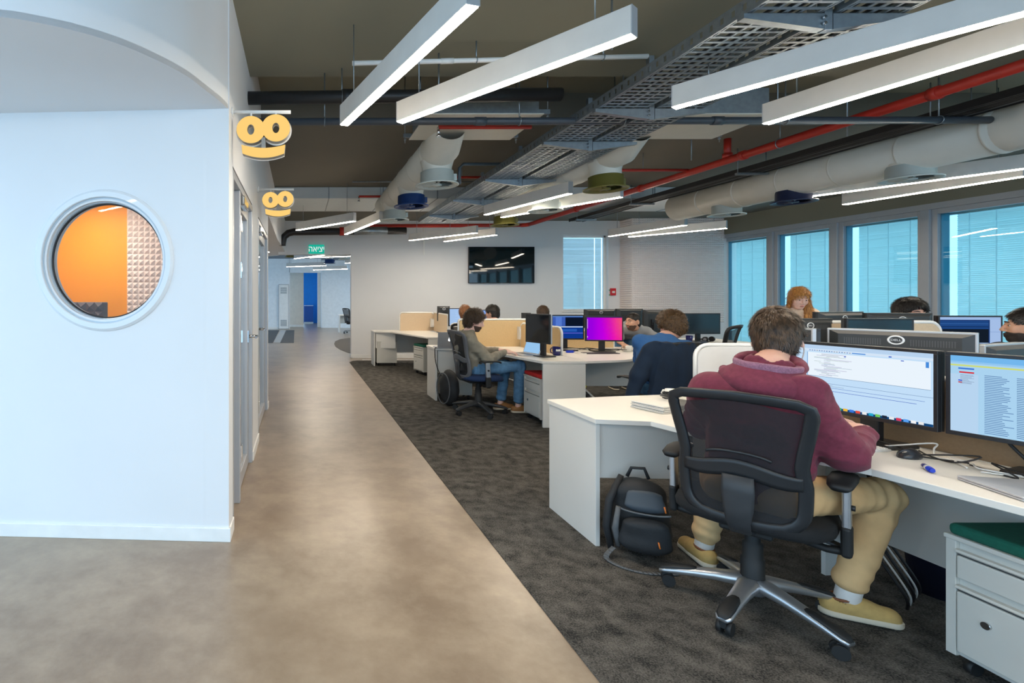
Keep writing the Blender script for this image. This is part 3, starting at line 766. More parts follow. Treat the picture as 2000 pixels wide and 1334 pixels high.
for x0,x1,lab in ((-2.6,-0.85,'dark floor mat near the far corridor, left piece'),(-0.62,-0.18,'dark floor mat near the far corridor, right piece')):
    tag(MB().prism([(x0,16.1),(x1,16.1),(x1-0.05,22.5),(x0+0.02,22.5)],0,0.006).build('floor_mat', mat('slate_mat', S(74,80,86), 0.7, var=0.2, vscale=20)), lab, 'mat', 'far floor mats')
tag(MB().prism([(-0.84,16.2),(-0.63,16.2),(-0.3,22.4),(-0.84,22.4)],0,0.005).build('pale_strip', mat('pale_strip_grey', S(176,184,190), 0.5)), 'pale strip between the far floor mats', 'mat')  # thin pale sheet filling the band between the two dark mats
for a,b,lab in (((-0.15,15.6),(0.75,14.2),'far lamp in the next room, closest to the doorway'),((0.3,15.2),(1.85,14.6),'far lamp in the next room, long slanted one'),((-0.5,19.6),(1.0,18.9),'far lamp in the next room, lowest one'),((1.6,17.6),(2.9,16.6),'far lamp in the next room, half hidden by the jamb'),((0.6,21.8),(2.0,21.0),'far lamp in the next room, deepest one'),((2.2,20.4),(3.4,19.4),'far lamp in the next room, behind the wall')):
    lamp(a,b,lab,'lamps of the next room')
for x,y,m_,lab in ((-0.3,14.6,M_PALE,'pale diffuser in the next room'),(-0.25,15.8,M_OLIVE,'olive diffuser in the next room'),(1.5,16.8,M_PALE,'pale diffuser of the next room near the jamb'),(1.1,18.6,M_NAVY,'blue diffuser of the next room'),(-1.6,19.5,M_NAVY,'blue diffuser of the next room by the bulkhead')):
    dd = diffuser(x,y,2.72,m_,lab)
    MB().lathe([(0.13,0.14),(0.13,0.5)],(0,0,0),20).build('neck', M_DUCT, dd)
t = thing('far_duct', 'grey duct under the ceiling of the next room', 'duct', (-1.4,16.3,3.05)); MB().cyl((0,0,0),(3.6,0,0),0.16,n=20).build('duct_run', M_GALV, t); [MB().cyl((q,0,0.15),(q,0,ZC-3.05),0.006,n=6).build('hanger_rod', M_GALV, t) for q in (0.4,3.2)]
t = thing('far_pipe', 'red pipe under the ceiling of the next room', 'pipe', (-0.4,18.2,2.95)); MB().cyl((0,0,0),(3.4,0,0),0.03,n=10).build('pipe_run', M_RED, t); [MB().cyl((q,0,0.02),(q,0,ZC-2.95),0.006,n=6).build('hanger_rod', M_GALV, t) for q in (0.4,3.0)]
t = thing('far_desk', 'small white desk in the next room seen through the doorway', 'desk', (1.75,20.6,0))
MB().box(-0.1,1.9,0.1,1.0,0.71,0.735).build('worktop', M_DESK, t, bevel=0.003); MB().box(-0.1,-0.07,0.1,1.0,0,0.71).build('end_panel', M_DESKP, t); MB().box(-0.07,0.6,0.45,0.47,0.38,0.71).build('modesty_panel', M_DESKP, t)
MB().box(0.75,1.9,0.95,0.98,0.735,1.1).build('divider', M_BEIGE, t)
# exit sign: white letters on green
t = thing('exit_sign', 'green exit sign with white lettering above the doorway', 'sign', (XA(618,YF-0.03), YF-0.03, ZA(487,YF)))
MB().box(-0.185,0.185,-0.012,0.012,-0.105,0.105).build('panel', emis('exit_green', S(28,176,150), 1.0, True), t)
def text_mesh(s, size, name, m_, parent, loc, rot, ext_=0.001, align='CENTER'):
    c = bpy.data.curves.new(name, 'FONT'); c.body = s; c.size = size; c.align_x = align; c.align_y = 'CENTER'; c.extrude = ext_
    o = bpy.data.objects.new(name, c)
    COL.objects.link(o)
    dg = bpy.context.evaluated_depsgraph_get(); me = bpy.data.meshes.new_from_object(o.evaluated_get(dg))
    bpy.data.objects.remove(o); me.name = name; me.materials.clear(); me.materials.append(m_)
    q = bpy.data.objects.new(name, me); COL.objects.link(q); q.parent = parent; q.location = loc; q.rotation_euler = rot
    return q
lt = text_mesh('\u05d4\u05d0\u05d9\u05e6\u05d9', 0.2, 'lettering', emis('sign_white', (0.95,1,0.98,1), 0.95, True), t, (0,-0.015,0), (PI/2,0,0))
lt.scale = (0.85,1.0,1)

# ================================================================== FURNITURE
def wbuild(mb, name, m_, t, **k):
    o = mb.build(name, m_, t, **k)
    o.matrix_parent_inverse = (Matrix.Translation(t.location) @ t.rotation_euler.to_matrix().to_4x4()).inverted()
    return o

DZT = 0.735
def desk(label, poly, panels=(), modesty=(), legs=(), z=DZT):
    cx = sum(p[0] for p in poly)/len(poly); cy = sum(p[1] for p in poly)/len(poly)
    t = thing('desk', label, 'desk', (cx,cy,0), 0, 'white office desks')
    wbuild(MB().prism(list(poly), z-0.028, z), 'worktop', M_DESK, t, bevel=0.003)
    for (x0,x1,y0,y1) in panels: wbuild(MB().box(x0,x1,y0,y1,0.006,z-0.029), 'end_panel', M_DESKP, t, bevel=0.002)
    for (ax,ay,bx_,by_,z0,z1) in modesty:
        d = Vector((bx_-ax,by_-ay)); n_ = Vector((-d.y,d.x)).normalized()*0.01
        wbuild(MB().prism([(ax+n_.x,ay+n_.y),(bx_+n_.x,by_+n_.y),(bx_-n_.x,by_-n_.y),(ax-n_.x,ay-n_.y)], z0, z1), 'modesty_panel', M_DESKP, t)
    for (x,y) in legs: wbuild(MB().box(x-0.02,x+0.02,y-0.02,y+0.02,0.006,z-0.029), 'leg', M_SILVER, t, bevel=0.003)
    return t

# --- cluster with the man in the hooded sweatshirt
desk('white L-shaped desk of the man in maroon, with its end panel beside the aisle',
     [(1.68,3.42),(1.68,2.86),(1.96,2.81),(1.995,2.69),(2.12,2.36),(2.298,2.024),(2.366,1.652),(2.44,1.15),(2.93,1.12),(2.86,2.3),(2.77,3.62),(2.2,3.53)],
     panels=[(1.69,1.715,2.875,3.41),(2.46,2.9,1.16,1.185)], modesty=[(1.72,2.905,2.16,2.885,0.39,0.706),(2.83,1.2,2.78,3.55,0.25,0.706),(2.62,2.52,2.80,2.53,0.04,0.69)])
desk('white desk behind the large row of dark monitor backs',
     [(2.94,1.12),(3.45,1.2),(3.6,1.8),(3.85,2.45),(4.25,2.62),(4.25,3.3),(2.78,3.62),(2.87,2.3)], panels=[(4.22,4.245,2.65,3.28)], legs=[(3.4,1.25)])
desk('white desk in front of the beige divider at the right',
     [(3.76,3.6),(4.85,3.5),(5.0,3.9),(5.6,4.1),(5.6,4.5),(3.8,4.58)], panels=[(3.8,3.825,3.65,4.54),(5.56,5.585,4.14,4.46)])
desk('white desk by the windows where the woman stands',
     [(5.35,5.28),(6.9,5.28),(6.9,5.66),(5.35,5.66)], panels=[(5.37,5.395,5.3,5.64),(6.86,6.885,5.3,5.64)])
# --- cluster with the curly haired man
desk('white L-shaped desk of the curly haired man with laptop and mug',
     [(2.65,5.5),(3.14,5.5),(3.14,7.43),(1.87,7.43),(1.87,6.95),(2.2,6.9),(2.44,6.55),(2.51,6.15)],
     panels=[(2.665,3.13,5.51,5.535),(1.88,1.905,6.97,7.42)], modesty=[(3.11,5.54,3.11,7.4,0.25,0.706),(1.93,7.36,3.1,7.36,0.25,0.706),(1.92,7.0,2.25,6.98,0.39,0.706)])
desk('white desk carrying the purple and the dark blue screens',
     [(3.15,5.52),(3.62,5.62),(4.15,5.95),(4.6,6.4),(5.0,6.5),(5.0,7.05),(3.15,7.43)],
     panels=[(4.96,4.985,6.53,7.04)], modesty=[(3.3,6.75,4.9,6.75,0.25,0.706)])
desk('long white desk with headphones under a row of dark screens',
     [(5.4,7.75),(7.1,7.75),(7.1,8.75),(5.4,8.75)], panels=[(5.42,5.445,7.78,8.72),(7.06,7.085,7.78,8.72)], modesty=[(5.45,8.2,7.05,8.2,0.1,0.706)])
desk('white desk of the two people sitting with their backs turned',
     [(2.77,8.75),(4.7,8.75),(4.7,9.5),(2.77,9.5)], panels=[(4.66,4.685,8.77,9.48)], legs=[(2.82,8.8),(2.82,9.45)])
desk('empty white L-shaped desk nearest the far corridor corner',
     [(1.55,10.98),(1.55,10.55),(1.9,10.4),(2.26,8.95),(2.75,8.95),(2.75,10.98)],
     panels=[(1.56,1.585,10.56,10.97),(2.29,2.72,8.96,8.985)], modesty=[(1.6,10.58,2.0,10.5,0.38,0.706),(1.6,10.9,2.72,10.9,0.25,0.706),(2.7,9.0,2.7,10.9,0.02,0.706)])

# --- dividers
def divider(label, a, b, z0, z1, m_=M_BEIGE, r=0.07, trim=M_TRIM, th=0.03, round_l=True, round_r=True):
    L = math.hypot(b[0]-a[0], b[1]-a[1]); h = z1-z0
    t = thing('desk_divider', label, 'divider', (a[0],a[1],z0), math.atan2(b[1]-a[1],b[0]-a[0]), 'desk dividers')
    def outl(g):
        o = [(g,0.0),(L-g,0.0)]
        n_ = 6
        if round_r: o += [(L-g-r+r*math.cos(q*PI/2/n_), h-g-r+r*math.sin(q*PI/2/n_)) for q in range(n_+1)]
        else: o += [(L-g,h-g)]
        if round_l: o += [(g+r-r*math.sin(q*PI/2/n_), h-g-r+r*math.cos(q*PI/2/n_)) for q in range(n_+1)]
        else: o += [(g,h-g)]
        return o
    R = Matrix(((1,0,0),(0,0,-1),(0,1,0)))
    MB().prism_m(outl(0.012), -th/2, th/2, R).build('panel', m_, t)
    o1 = outl(0.0)
    MB().tube([(x,0,y) for x,y in o1[1:]+[o1[0]]], 0.014, 6).build('edge_trim', trim, t)
    return t
divider('white rounded divider just behind the maroon sweatshirt man', (2.92,3.72), (3.75,3.66), 0.72, 1.08, mat('white_divider_fabric', S(222,222,222), 0.8), 0.09)
divider('beige divider behind the black screen at the right', (3.78,3.95), (5.02,3.95), DZT, 1.235, M_BEIGE, 0.08)
divider('long tan divider behind the curly haired man', (2.27,7.2), (3.32,7.2), DZT, 1.12, mat('tan_divider_fabric', S(220,190,142), 0.85, var=0.05, vscale=90, bump=0.1, bscale=300), 0.03)
divider('tan divider with a rounded white end beside the navy mug', (3.145,7.15), (3.15,6.05), DZT, 1.07, _MC['tan_divider_fabric'], 0.08)
divider('tan divider behind the purple screen', (3.2,7.0), (4.35,6.98), DZT, 0.98, _MC['tan_divider_fabric'], 0.05)
divider('beige divider on the empty desk near the far wall', (2.13,10.72), (2.86,10.72), DZT, 1.12, M_BEIGE, 0.06)
divider('short beige divider turned toward the camera on the empty desk', (2.86,10.7), (2.74,9.3), DZT, 1.12, M_BEIGE, 0.06, round_l=False)

# --- office chair
M_MESH = None
def mesh_fabric():
    m = bpy.data.materials.new('black_mesh_fabric'); m.use_nodes = True
    nt = m.node_tree; b = nt.nodes['Principled BSDF']; b.inputs['Base Color'].default_value = S(34,34,37); b.inputs['Roughness'].default_value = 0.7
    tc = nt.nodes.new('ShaderNodeTexCoord'); mp = nt.nodes.new('ShaderNodeMapping'); mp.inputs['Scale'].default_value = (420,420,300)
    w = nt.nodes.new('ShaderNodeTexVoronoi'); w.inputs['Scale'].default_value = 1.0
    nt.links.new(tc.outputs['Object'], mp.inputs['Vector']); nt.links.new(mp.outputs['Vector'], w.inputs['Vector'])
    r = nt.nodes.new('ShaderNodeMapRange'); r.inputs['From Min'].default_value = 0.25; r.inputs['From Max'].default_value = 0.45; r.inputs['To Min'].default_value = 0.55; r.inputs['To Max'].default_value = 0.03
    nt.links.new(w.outputs['Distance'], r.inputs['Value'])
    t = nt.nodes.new('ShaderNodeBsdfTransparent'); mx = nt.nodes.new('ShaderNodeMixShader')
    mx.inputs['Fac'].default_value = 0.2; nt.links.new(b.outputs[0], mx.inputs[1]); nt.links.new(t.outputs[0], mx.inputs[2])
    nt.links.new(mx.outputs[0], nt.nodes['Material Output'].inputs['Surface'])
    return m
M_MESH = mesh_fabric()
M_CHFR = mat('chair_frame_plastic', S(36,38,41), 0.42, var=0.05, vscale=20)
M_SEATB = mat('black_seat_fabric', S(22,23,25), 0.9, var=0.15, vscale=120, bump=0.15, bscale=300)
M_RUB = mat('black_rubber', S(26,27,28), 0.6)

def chair(label, loc, rz, base_rot=0.0, base_m=None, seat_m=None, frame_m=None, arms=True, grp='office swivel chairs', caps=True, dz=0.0):
    base_m = base_m or M_SILVER; seat_m = seat_m or M_SEATB; frame_m = frame_m or M_CHFR
    t = thing('office_chair', label, 'chair', loc, rz, grp)
    br = base_rot - rz
    for k in range(5):
        a = br + 2*PI*k/5
        R = Matrix.Rotation(a, 3, 'Z')
        prof = [(0.02,0.130,0.042,0.036),(0.06,0.130,0.041,0.034),(0.13,0.120,0.034,0.029),(0.21,0.105,0.031,0.024),(0.28,0.091,0.031,0.020),(0.325,0.080,0.030,0.015),(0.345,0.074,0.021,0.009)]
        vs = []; nn = 10
        for (r,z,hw,hh) in prof:
            for j in range(nn):
                q = 2*PI*j/nn
                cx_ = math.copysign(abs(math.cos(q))**0.7, math.cos(q)); sx = math.copysign(abs(math.sin(q))**0.7, math.sin(q))
                vs.append(R @ Vector((r, hw*cx_, z+hh*sx*0.8)))
        fs = [(i*nn+j, i*nn+(j+1)%nn, (i+1)*nn+(j+1)%nn, (i+1)*nn+j) for i in range(len(prof)-1) for j in range(nn)] + [tuple(range(nn-1,-1,-1)), tuple(range((len(prof)-1)*nn, len(prof)*nn))]
        leg = MB().add(vs, fs, True).build('base_leg', base_m, t)
        if caps:
            cp = MB()
            vs = []
            for (r,z,hw,hh) in [(0.20,0.123,0.016,0.008),(0.23,0.119,0.026,0.011),(0.29,0.104,0.029,0.011),(0.330,0.090,0.025,0.010),(0.345,0.081,0.014,0.006)]:
                for j in range(8):
                    q = 2*PI*j/8; vs.append(R @ Vector((r, hw*math.cos(q), z+hh*math.sin(q))))
            cp.add(vs, [(i*8+j, i*8+(j+1)%8, (i+1)*8+(j+1)%8, (i+1)*8+j) for i in range(4) for j in range(8)] + [tuple(range(7,-1,-1)), tuple(range(32,40))], True)
            cp.build('cap', M_RUB, leg)
        ca = a + 0.9*math.sin(k*2.3); C = R @ Vector((0.322,0,0)); d = Vector((math.cos(ca),math.sin(ca),0)); sd = Vector((-d.y,d.x,0))
        w = MB()
        for s_ in (-1,1): w.cyl(C+sd*(s_*0.008)+Vector((0,0,0.033))-d*0.012, C+sd*(s_*0.026)+Vector((0,0,0.033))-d*0.012, 0.0275, n=16)
        w.obox(C+Vector((0,0,0.05))-d*0.004, (0.035,0.02,0.03), M=Matrix.Rotation(ca,3,'Z')); w.cyl(C+Vector((0,0,0.05)), C+Vector((0,0,0.08)), 0.008, n=8)
        w.build('caster', M_RUB, t)
    MB().lathe([(0.0,0.085),(0.045,0.085),(0.05,0.10),(0.05,0.145),(0.04,0.155),(0.0,0.155)],(0,0,0),20).build('hub', base_m, t)
    MB().lathe([(0.046,0.14),(0.043,0.16),(0.043,0.24),(0.037,0.245),(0.037,0.31),(0.028,0.315),(0.028,0.40+dz)],(0,0,0),20).build('gas_column', M_RUB, t)
    MB().box(-0.09,0.09,-0.15,0.1,0.385+dz,0.425+dz).build('tilt_mechanism', M_RUB, t, bevel=0.01)
    for s_ in (-1,1):
        lv = MB().cyl((s_*0.09,0.02,0.40+dz),(s_*0.22,0.03,0.395+dz),0.006,n=8)
        lv.obox((s_*0.25,0.035,0.39+dz),(0.06,0.045,0.012),(0,s_*0.25,0)); lv.build('lever', M_DARK, t, bevel=0.004)
    # seat cushion
    def seat(u, v):
        a = 2*PI*u
        ce, se = math.cos(a), math.sin(a)
        sx = math.copysign(abs(ce)**0.62, ce); sy = math.copysign(abs(se)**0.62, se)
        prof = [(0.0,0.425),(0.55,0.425),(0.9,0.428),(0.985,0.445),(1.0,0.465),(0.97,0.488),(0.88,0.500),(0.6,0.505),(0.0,0.498)]
        f = v*(len(prof)-1); i = min(int(f), len(prof)-2); q = f-i
        r = prof[i][0]*(1-q)+prof[i+1][0]*q; z = prof[i][1]*(1-q)+prof[i+1][1]*q
        y = 0.245*r*sy
        if y > 0.1: z -= (y-0.1)**2*1.6
        return (0.272*r*sx, y+0.01, z+dz)
    MB().grid(seat, 40, 16).build('seat', seat_m, t, weld=True)
    # back: surface map (x, z) -> 3D, leaning backwards and wrapping forwards at the sides
    def B(x, z, off=0.0):
        y = -0.225 - 0.15*(z-0.50) - 0.25*(z-0.62)**2 + 0.9*x*x - off
        return Vector((x, y, z+dz))
    def hw(z):
        pts = [(0.47,0.14),(0.50,0.19),(0.54,0.208),(0.60,0.212),(0.66,0.214),(0.70,0.207),(0.74,0.203),(0.80,0.212),(0.88,0.228),(0.95,0.240),(0.985,0.235),(1.0,0.20)]
        for i in range(len(pts)-1):
            if z <= pts[i+1][0]:
                q = (z-pts[i][0])/(pts[i+1][0]-pts[i][0]); return pts[i][1]+(pts[i+1][1]-pts[i][1])*q
        return 0.2
    def ring(pts, w, d, name):
        # flat ribbon frame following closed 2D points (x,z)
        m = len(pts); vs = []
        for i in range(m):
            a = Vector(pts[i-1]); b = Vector(pts[(i+1)%m]); tn = (b-a).normalized(); nr = Vector((tn.y,-tn.x)); p = Vector(pts[i])
            for (q, o) in ((-1,-d),(-0.6,-d*1.5),(0.6,-d*1.5),(1,-d),(1,d),(0.6,d*1.5),(-0.6,d*1.5),(-1,d)):
                c = p + nr*w*q; vs.append(B(c.x, c.y, o))
        fs = [(i*8+j, i*8+(j+1)%8, ((i+1)%m)*8+(j+1)%8, ((i+1)%m)*8+j) for i in range(m) for j in range(8)]
        return MB().add(vs, fs, True).build(name, frame_m, t)
    zs = [0.475+0.525*i/28 for i in range(29)]
    out = [(-0.10,0.468),(0.0,0.462),(0.10,0.468)] + [(hw(z),z) for z in zs] + [(0.12,1.008),(0.0,1.014),(-0.12,1.008)] + [(-hw(z),z) for z in zs[::-1]]
    ring([(x*0.93, z) for x,z in out], 0.021, 0.010, 'back_frame')
    # upper mesh
    def lumz(x): return 0.715 + 0.018*math.cos(x*16)
    MB().grid(lambda u, v: B((2*u-1)*0.93*hw(lumz(0)+(0.995-lumz(0))*v), lumz((2*u-1)*0.2)+(1.0-lumz(0))*v, 0.0), 14, 10).build('upper_mesh', M_MESH, t)
    MB().grid(lambda u, v: B((2*u-1)*0.93*hw(0.485+0.18*v), 0.478+0.19*v, 0.0), 14, 6).build('lower_mesh', M_MESH, t)
    # lumbar shell with a wave top and an arched slot
    lm = MB()
    lm.grid(lambda u, v: B((2*u-1)*0.91*hw(0.68), (0.655+0.012*math.cos((2*u-1)*4.2))*(1-v)+v*(lumz((2*u-1)*0.2)+0.005), 0.012), 24, 4)
    lm.build('lumbar_shell', frame_m, t, solid=0.012)
    MB().tube([B(0.11*math.sin(q), 0.745+0.028*math.cos(q), 0.016) for q in [(-1.3+2.6*i/14) for i in range(15)]], 0.006, 8).build('lumbar_arch', frame_m, t)
    # spine bracket running from the back under the seat
    sp = MB()
    pts = [B(0,0.67,0.02), B(0,0.60,0.028), B(0,0.53,0.03), Vector((0,-0.262,0.47+dz)), Vector((0,-0.225,0.425+dz)), Vector((0,-0.15,0.405+dz)), Vector((0,-0.05,0.40+dz))]
    vs = []
    for i, p in enumerate(pts):
        w = [0.052,0.055,0.05,0.040,0.036,0.034,0.03][i]
        a = pts[max(i-1,0)]; b = pts[min(i+1,len(pts)-1)]; d = (b-a).normalized(); nr = Vector((0,-d.z,d.y)); 
        for (sx, so) in ((-1,-0.4),(-0.8,-1),(0.8,-1),(1,-0.4),(1,0.4),(0.8,1),(-0.8,1),(-1,0.4)):
            vs.append(p + Vector((w*sx,0,0)) + nr*0.011*so)
    m = len(pts)
    sp.add(vs, [(i*8+j, i*8+(j+1)%8, (i+1)*8+(j+1)%8, (i+1)*8+j) for i in range(m-1) for j in range(8)]+[tuple(range(7,-1,-1)), tuple(range((m-1)*8,m*8))], True)
    sp.build('spine_bracket', M_DARK, t)
    if arms:
        for s_ in (-1,1):
            X = s_*0.292
            ar = MB().obox((X,-0.02,0.56+dz),(0.026,0.055,0.20),(0.06,0,0)).build('armrest_post', M_SILVER, t, bevel=0.008, seg=3)
            MB().obox((X-s_*0.0,-0.015,0.43+dz),(0.034,0.062,0.13),(0.06,0,0)).build('post_sleeve', M_RUB, t, bevel=0.014, seg=3)
            MB().tube([(X,-0.012,0.385+dz),(X*0.8,0.0,0.372+dz),(X*0.25,0.0,0.395+dz)],[0.018,0.016,0.016],8).build('arm_bracket', M_RUB, t)
            MB().cyl((X+s_*0.012,-0.022,0.57+dz),(X+s_*0.024,-0.022,0.57+dz),0.011).build('height_button', M_BLACK, ar)
            pad = MB()
            vs = []; nn = 12; secs = [(-0.125,0.026,-0.012),(-0.11,0.038,-0.004),(-0.03,0.045,0.004),(0.06,0.042,0.004),(0.115,0.034,-0.004),(0.132,0.022,-0.014)]
            for (yy,w,zz) in secs:
                for j in range(nn):
                    q = 2*PI*j/nn; vs.append((X-s_*0.012+w*math.copysign(abs(math.cos(q))**0.7,math.cos(q)), yy+0.01, 0.672+dz+zz+0.0115*math.copysign(abs(math.sin(q))**0.7,math.sin(q))))
            pad.add(vs, [(i*nn+j, i*nn+(j+1)%nn, (i+1)*nn+(j+1)%nn, (i+1)*nn+j) for i in range(len(secs)-1) for j in range(nn)]+[tuple(range(nn-1,-1,-1)), tuple(range((len(secs)-1)*nn,len(secs)*nn))], True)
            pad.build('arm_pad', M_RUB, t)
    return t
CH_A = chair('black mesh swivel chair with silver star base, occupied by the man in maroon', (2.055,2.285,0.005), math.radians(38-90), math.radians(212), dz=0.0)
M_CHGREY = mat('grey_frame_plastic', S(92,94,98), 0.5)
M_NAVYSEAT = mat('navy_seat_fabric', S(26,48,84), 0.9, var=0.1, vscale=100)
CH_B = chair('grey mesh swivel chair with dark base under the curly haired man', (2.2,6.2,0.005), math.radians(6-90), math.radians(205), base_m=M_DARK, seat_m=M_NAVYSEAT, frame_m=M_CHGREY, caps=False)
CH_C = chair('swivel chair with a navy jacket draped over its back', (3.38,4.76,0.005), math.radians(96-90), math.radians(30))
chair('empty black mesh chair turned to the windows', (5.2,6.45,0.005), math.radians(35), math.radians(10), dz=0.06)
chair('small looking black chair in the next room', (2.1,20.3,0.005), math.radians(-60), math.radians(50), grp='chairs of the next room')

# --- mobile pedestals
M_PED = mat('light_grey_steel', S(206,204,196), 0.45, var=0.015)
def pedestal(label, loc, rz, cush=None, cname='cushion', h=0.50, d=0.52):
    t = thing('drawer_pedestal', label, 'cabinet', loc, rz, 'mobile drawer pedestals')
    w = 0.42
    MB().box(-w/2,w/2,0.012,d,0.065,h).build('carcass', M_PED, t, bevel=0.004)
    MB().box(-w/2-0.004,w/2+0.004,-0.01,d+0.004,h,h+0.018).build('top_panel', M_PED, t, bevel=0.004)
    [MB().box(a_,a_+0.03,-0.004,0.012,0.065,h).build('front_stile', M_PED, t, bevel=0.002) for a_ in (-w/2,w/2-0.03)]
    for (z0,z1,lock) in ((0.085,0.335,True),(0.362,h-0.03,False)):
        dr = MB().box(-w/2+0.034,w/2-0.034,-0.008,0.011,z0,z1-0.022).build('drawer', M_PED, t, bevel=0.005)
        MB().box(-w/2+0.034,w/2-0.034,-0.002,0.011,z1-0.02,z1-0.012).build('grip_shadow_gap', M_DARK, dr)
        MB().add([(-w/2+0.034,-0.014,z1-0.008),(w/2-0.034,-0.014,z1-0.008),(w/2-0.034,0.011,z1-0.026),(-w/2+0.034,0.011,z1-0.026),(-w/2+0.034,-0.010,z1),(w/2-0.034,-0.010,z1),(w/2-0.034,0.011,z1),(-w/2+0.034,0.011,z1)],
                 [(0,1,2,3)[::-1],(4,5,6,7),(0,1,5,4),(1,2,6,5),(2,3,7,6),(3,0,4,7)]).build('grip', M_PED, dr)
        if lock: MB().cyl((-0.09,-0.008,0.235),(-0.09,-0.016,0.235),0.013,n=16).build('lock', M_CHROME, dr)
    for x in (-w/2+0.04,w/2-0.04):
        for y in (0.05,d-0.05):
            MB().cyl((x-0.012,y,0.026),(x+0.012,y,0.026),0.025,n=14).cyl((x,y,0.03),(x,y,0.066),0.008,n=8).build('caster', M_RUB, t)
    if cush:
        MB().box(-w/2+0.004,w/2-0.004,-0.004,d-0.004,h+0.018,h+0.062).build(cname, cush, t, bevel=0.016, seg=3)
    return t
M_GREENF = mat('green_felt', S(18,92,74), 0.95, var=0.1, vscale=80); M_REDF = mat('red_felt', S(186,30,28), 0.95, var=0.1, vscale=80)
PRZ = -PI/2
pedestal('grey drawer pedestal with a green seat cushion at the lower right', (2.485,1.725,0.005), PRZ, M_GREENF)
pedestal('grey drawer pedestal with a red seat cushion under the curly man\'s desk', (2.68,5.80,0.005), PRZ, M_REDF, d=0.4)
pedestal('drawer pedestal with a green cushion under the empty far desk', (2.22,9.4,0.005), PRZ+0.2, M_GREENF, d=0.42)
pedestal('plain drawer pedestal turned backwards under the empty far desk', (1.83,10.95,0.005), PI, None, d=0.4)
pedestal('plain drawer pedestal under the silver laptop wing', (2.2,7.33,0.005), PI, None, d=0.3)

# --- monitors
_SC = [0]
def screen_face(t, w, h, rects, strength, base, z0, y=-0.0205):
    """flat picture on the screen: (u0,v0,u1,v1,rgb) rectangles, v from the bottom"""
    mats = []; idx = {}
    def mi(c):
        if c not in idx:
            idx[c] = len(mats); mats.append(emis('screen_%02x%02x%02x_%d' % (c[0],c[1],c[2],int(strength*100)), S(*c), strength, True))
        return idx[c]
    mb = MB(); mb.mi = mi(base)
    mb.quad((-w/2,y,z0),(w/2,y,z0),(w/2,y,z0+h),(-w/2,y,z0+h))
    for i, (u0,v0,u1,v1,c) in enumerate(rects):
        mb.mi = mi(c); yy = y - 0.0003 - 0.000004*i
        mb.quad((-w/2+u0*w,yy,z0+v0*h),(-w/2+u1*w,yy,z0+v0*h),(-w/2+u1*w,yy,z0+v1*h),(-w/2+u0*w,yy,z0+v1*h))
    return mb.build('screen', mats, t)
M_BEZ = mat('monitor_bezel', S(34,35,38), 0.4); M_SHELL = mat('monitor_back_shell', S(52,54,56), 0.5, var=0.05, vscale=15)
M_OFF = mat('dark_screen_glass', S(26,32,38), 0.12, spec=0.6)
M_LOGO = mat('logo_silver', S(226,228,230), 0.35, metal=0.2)
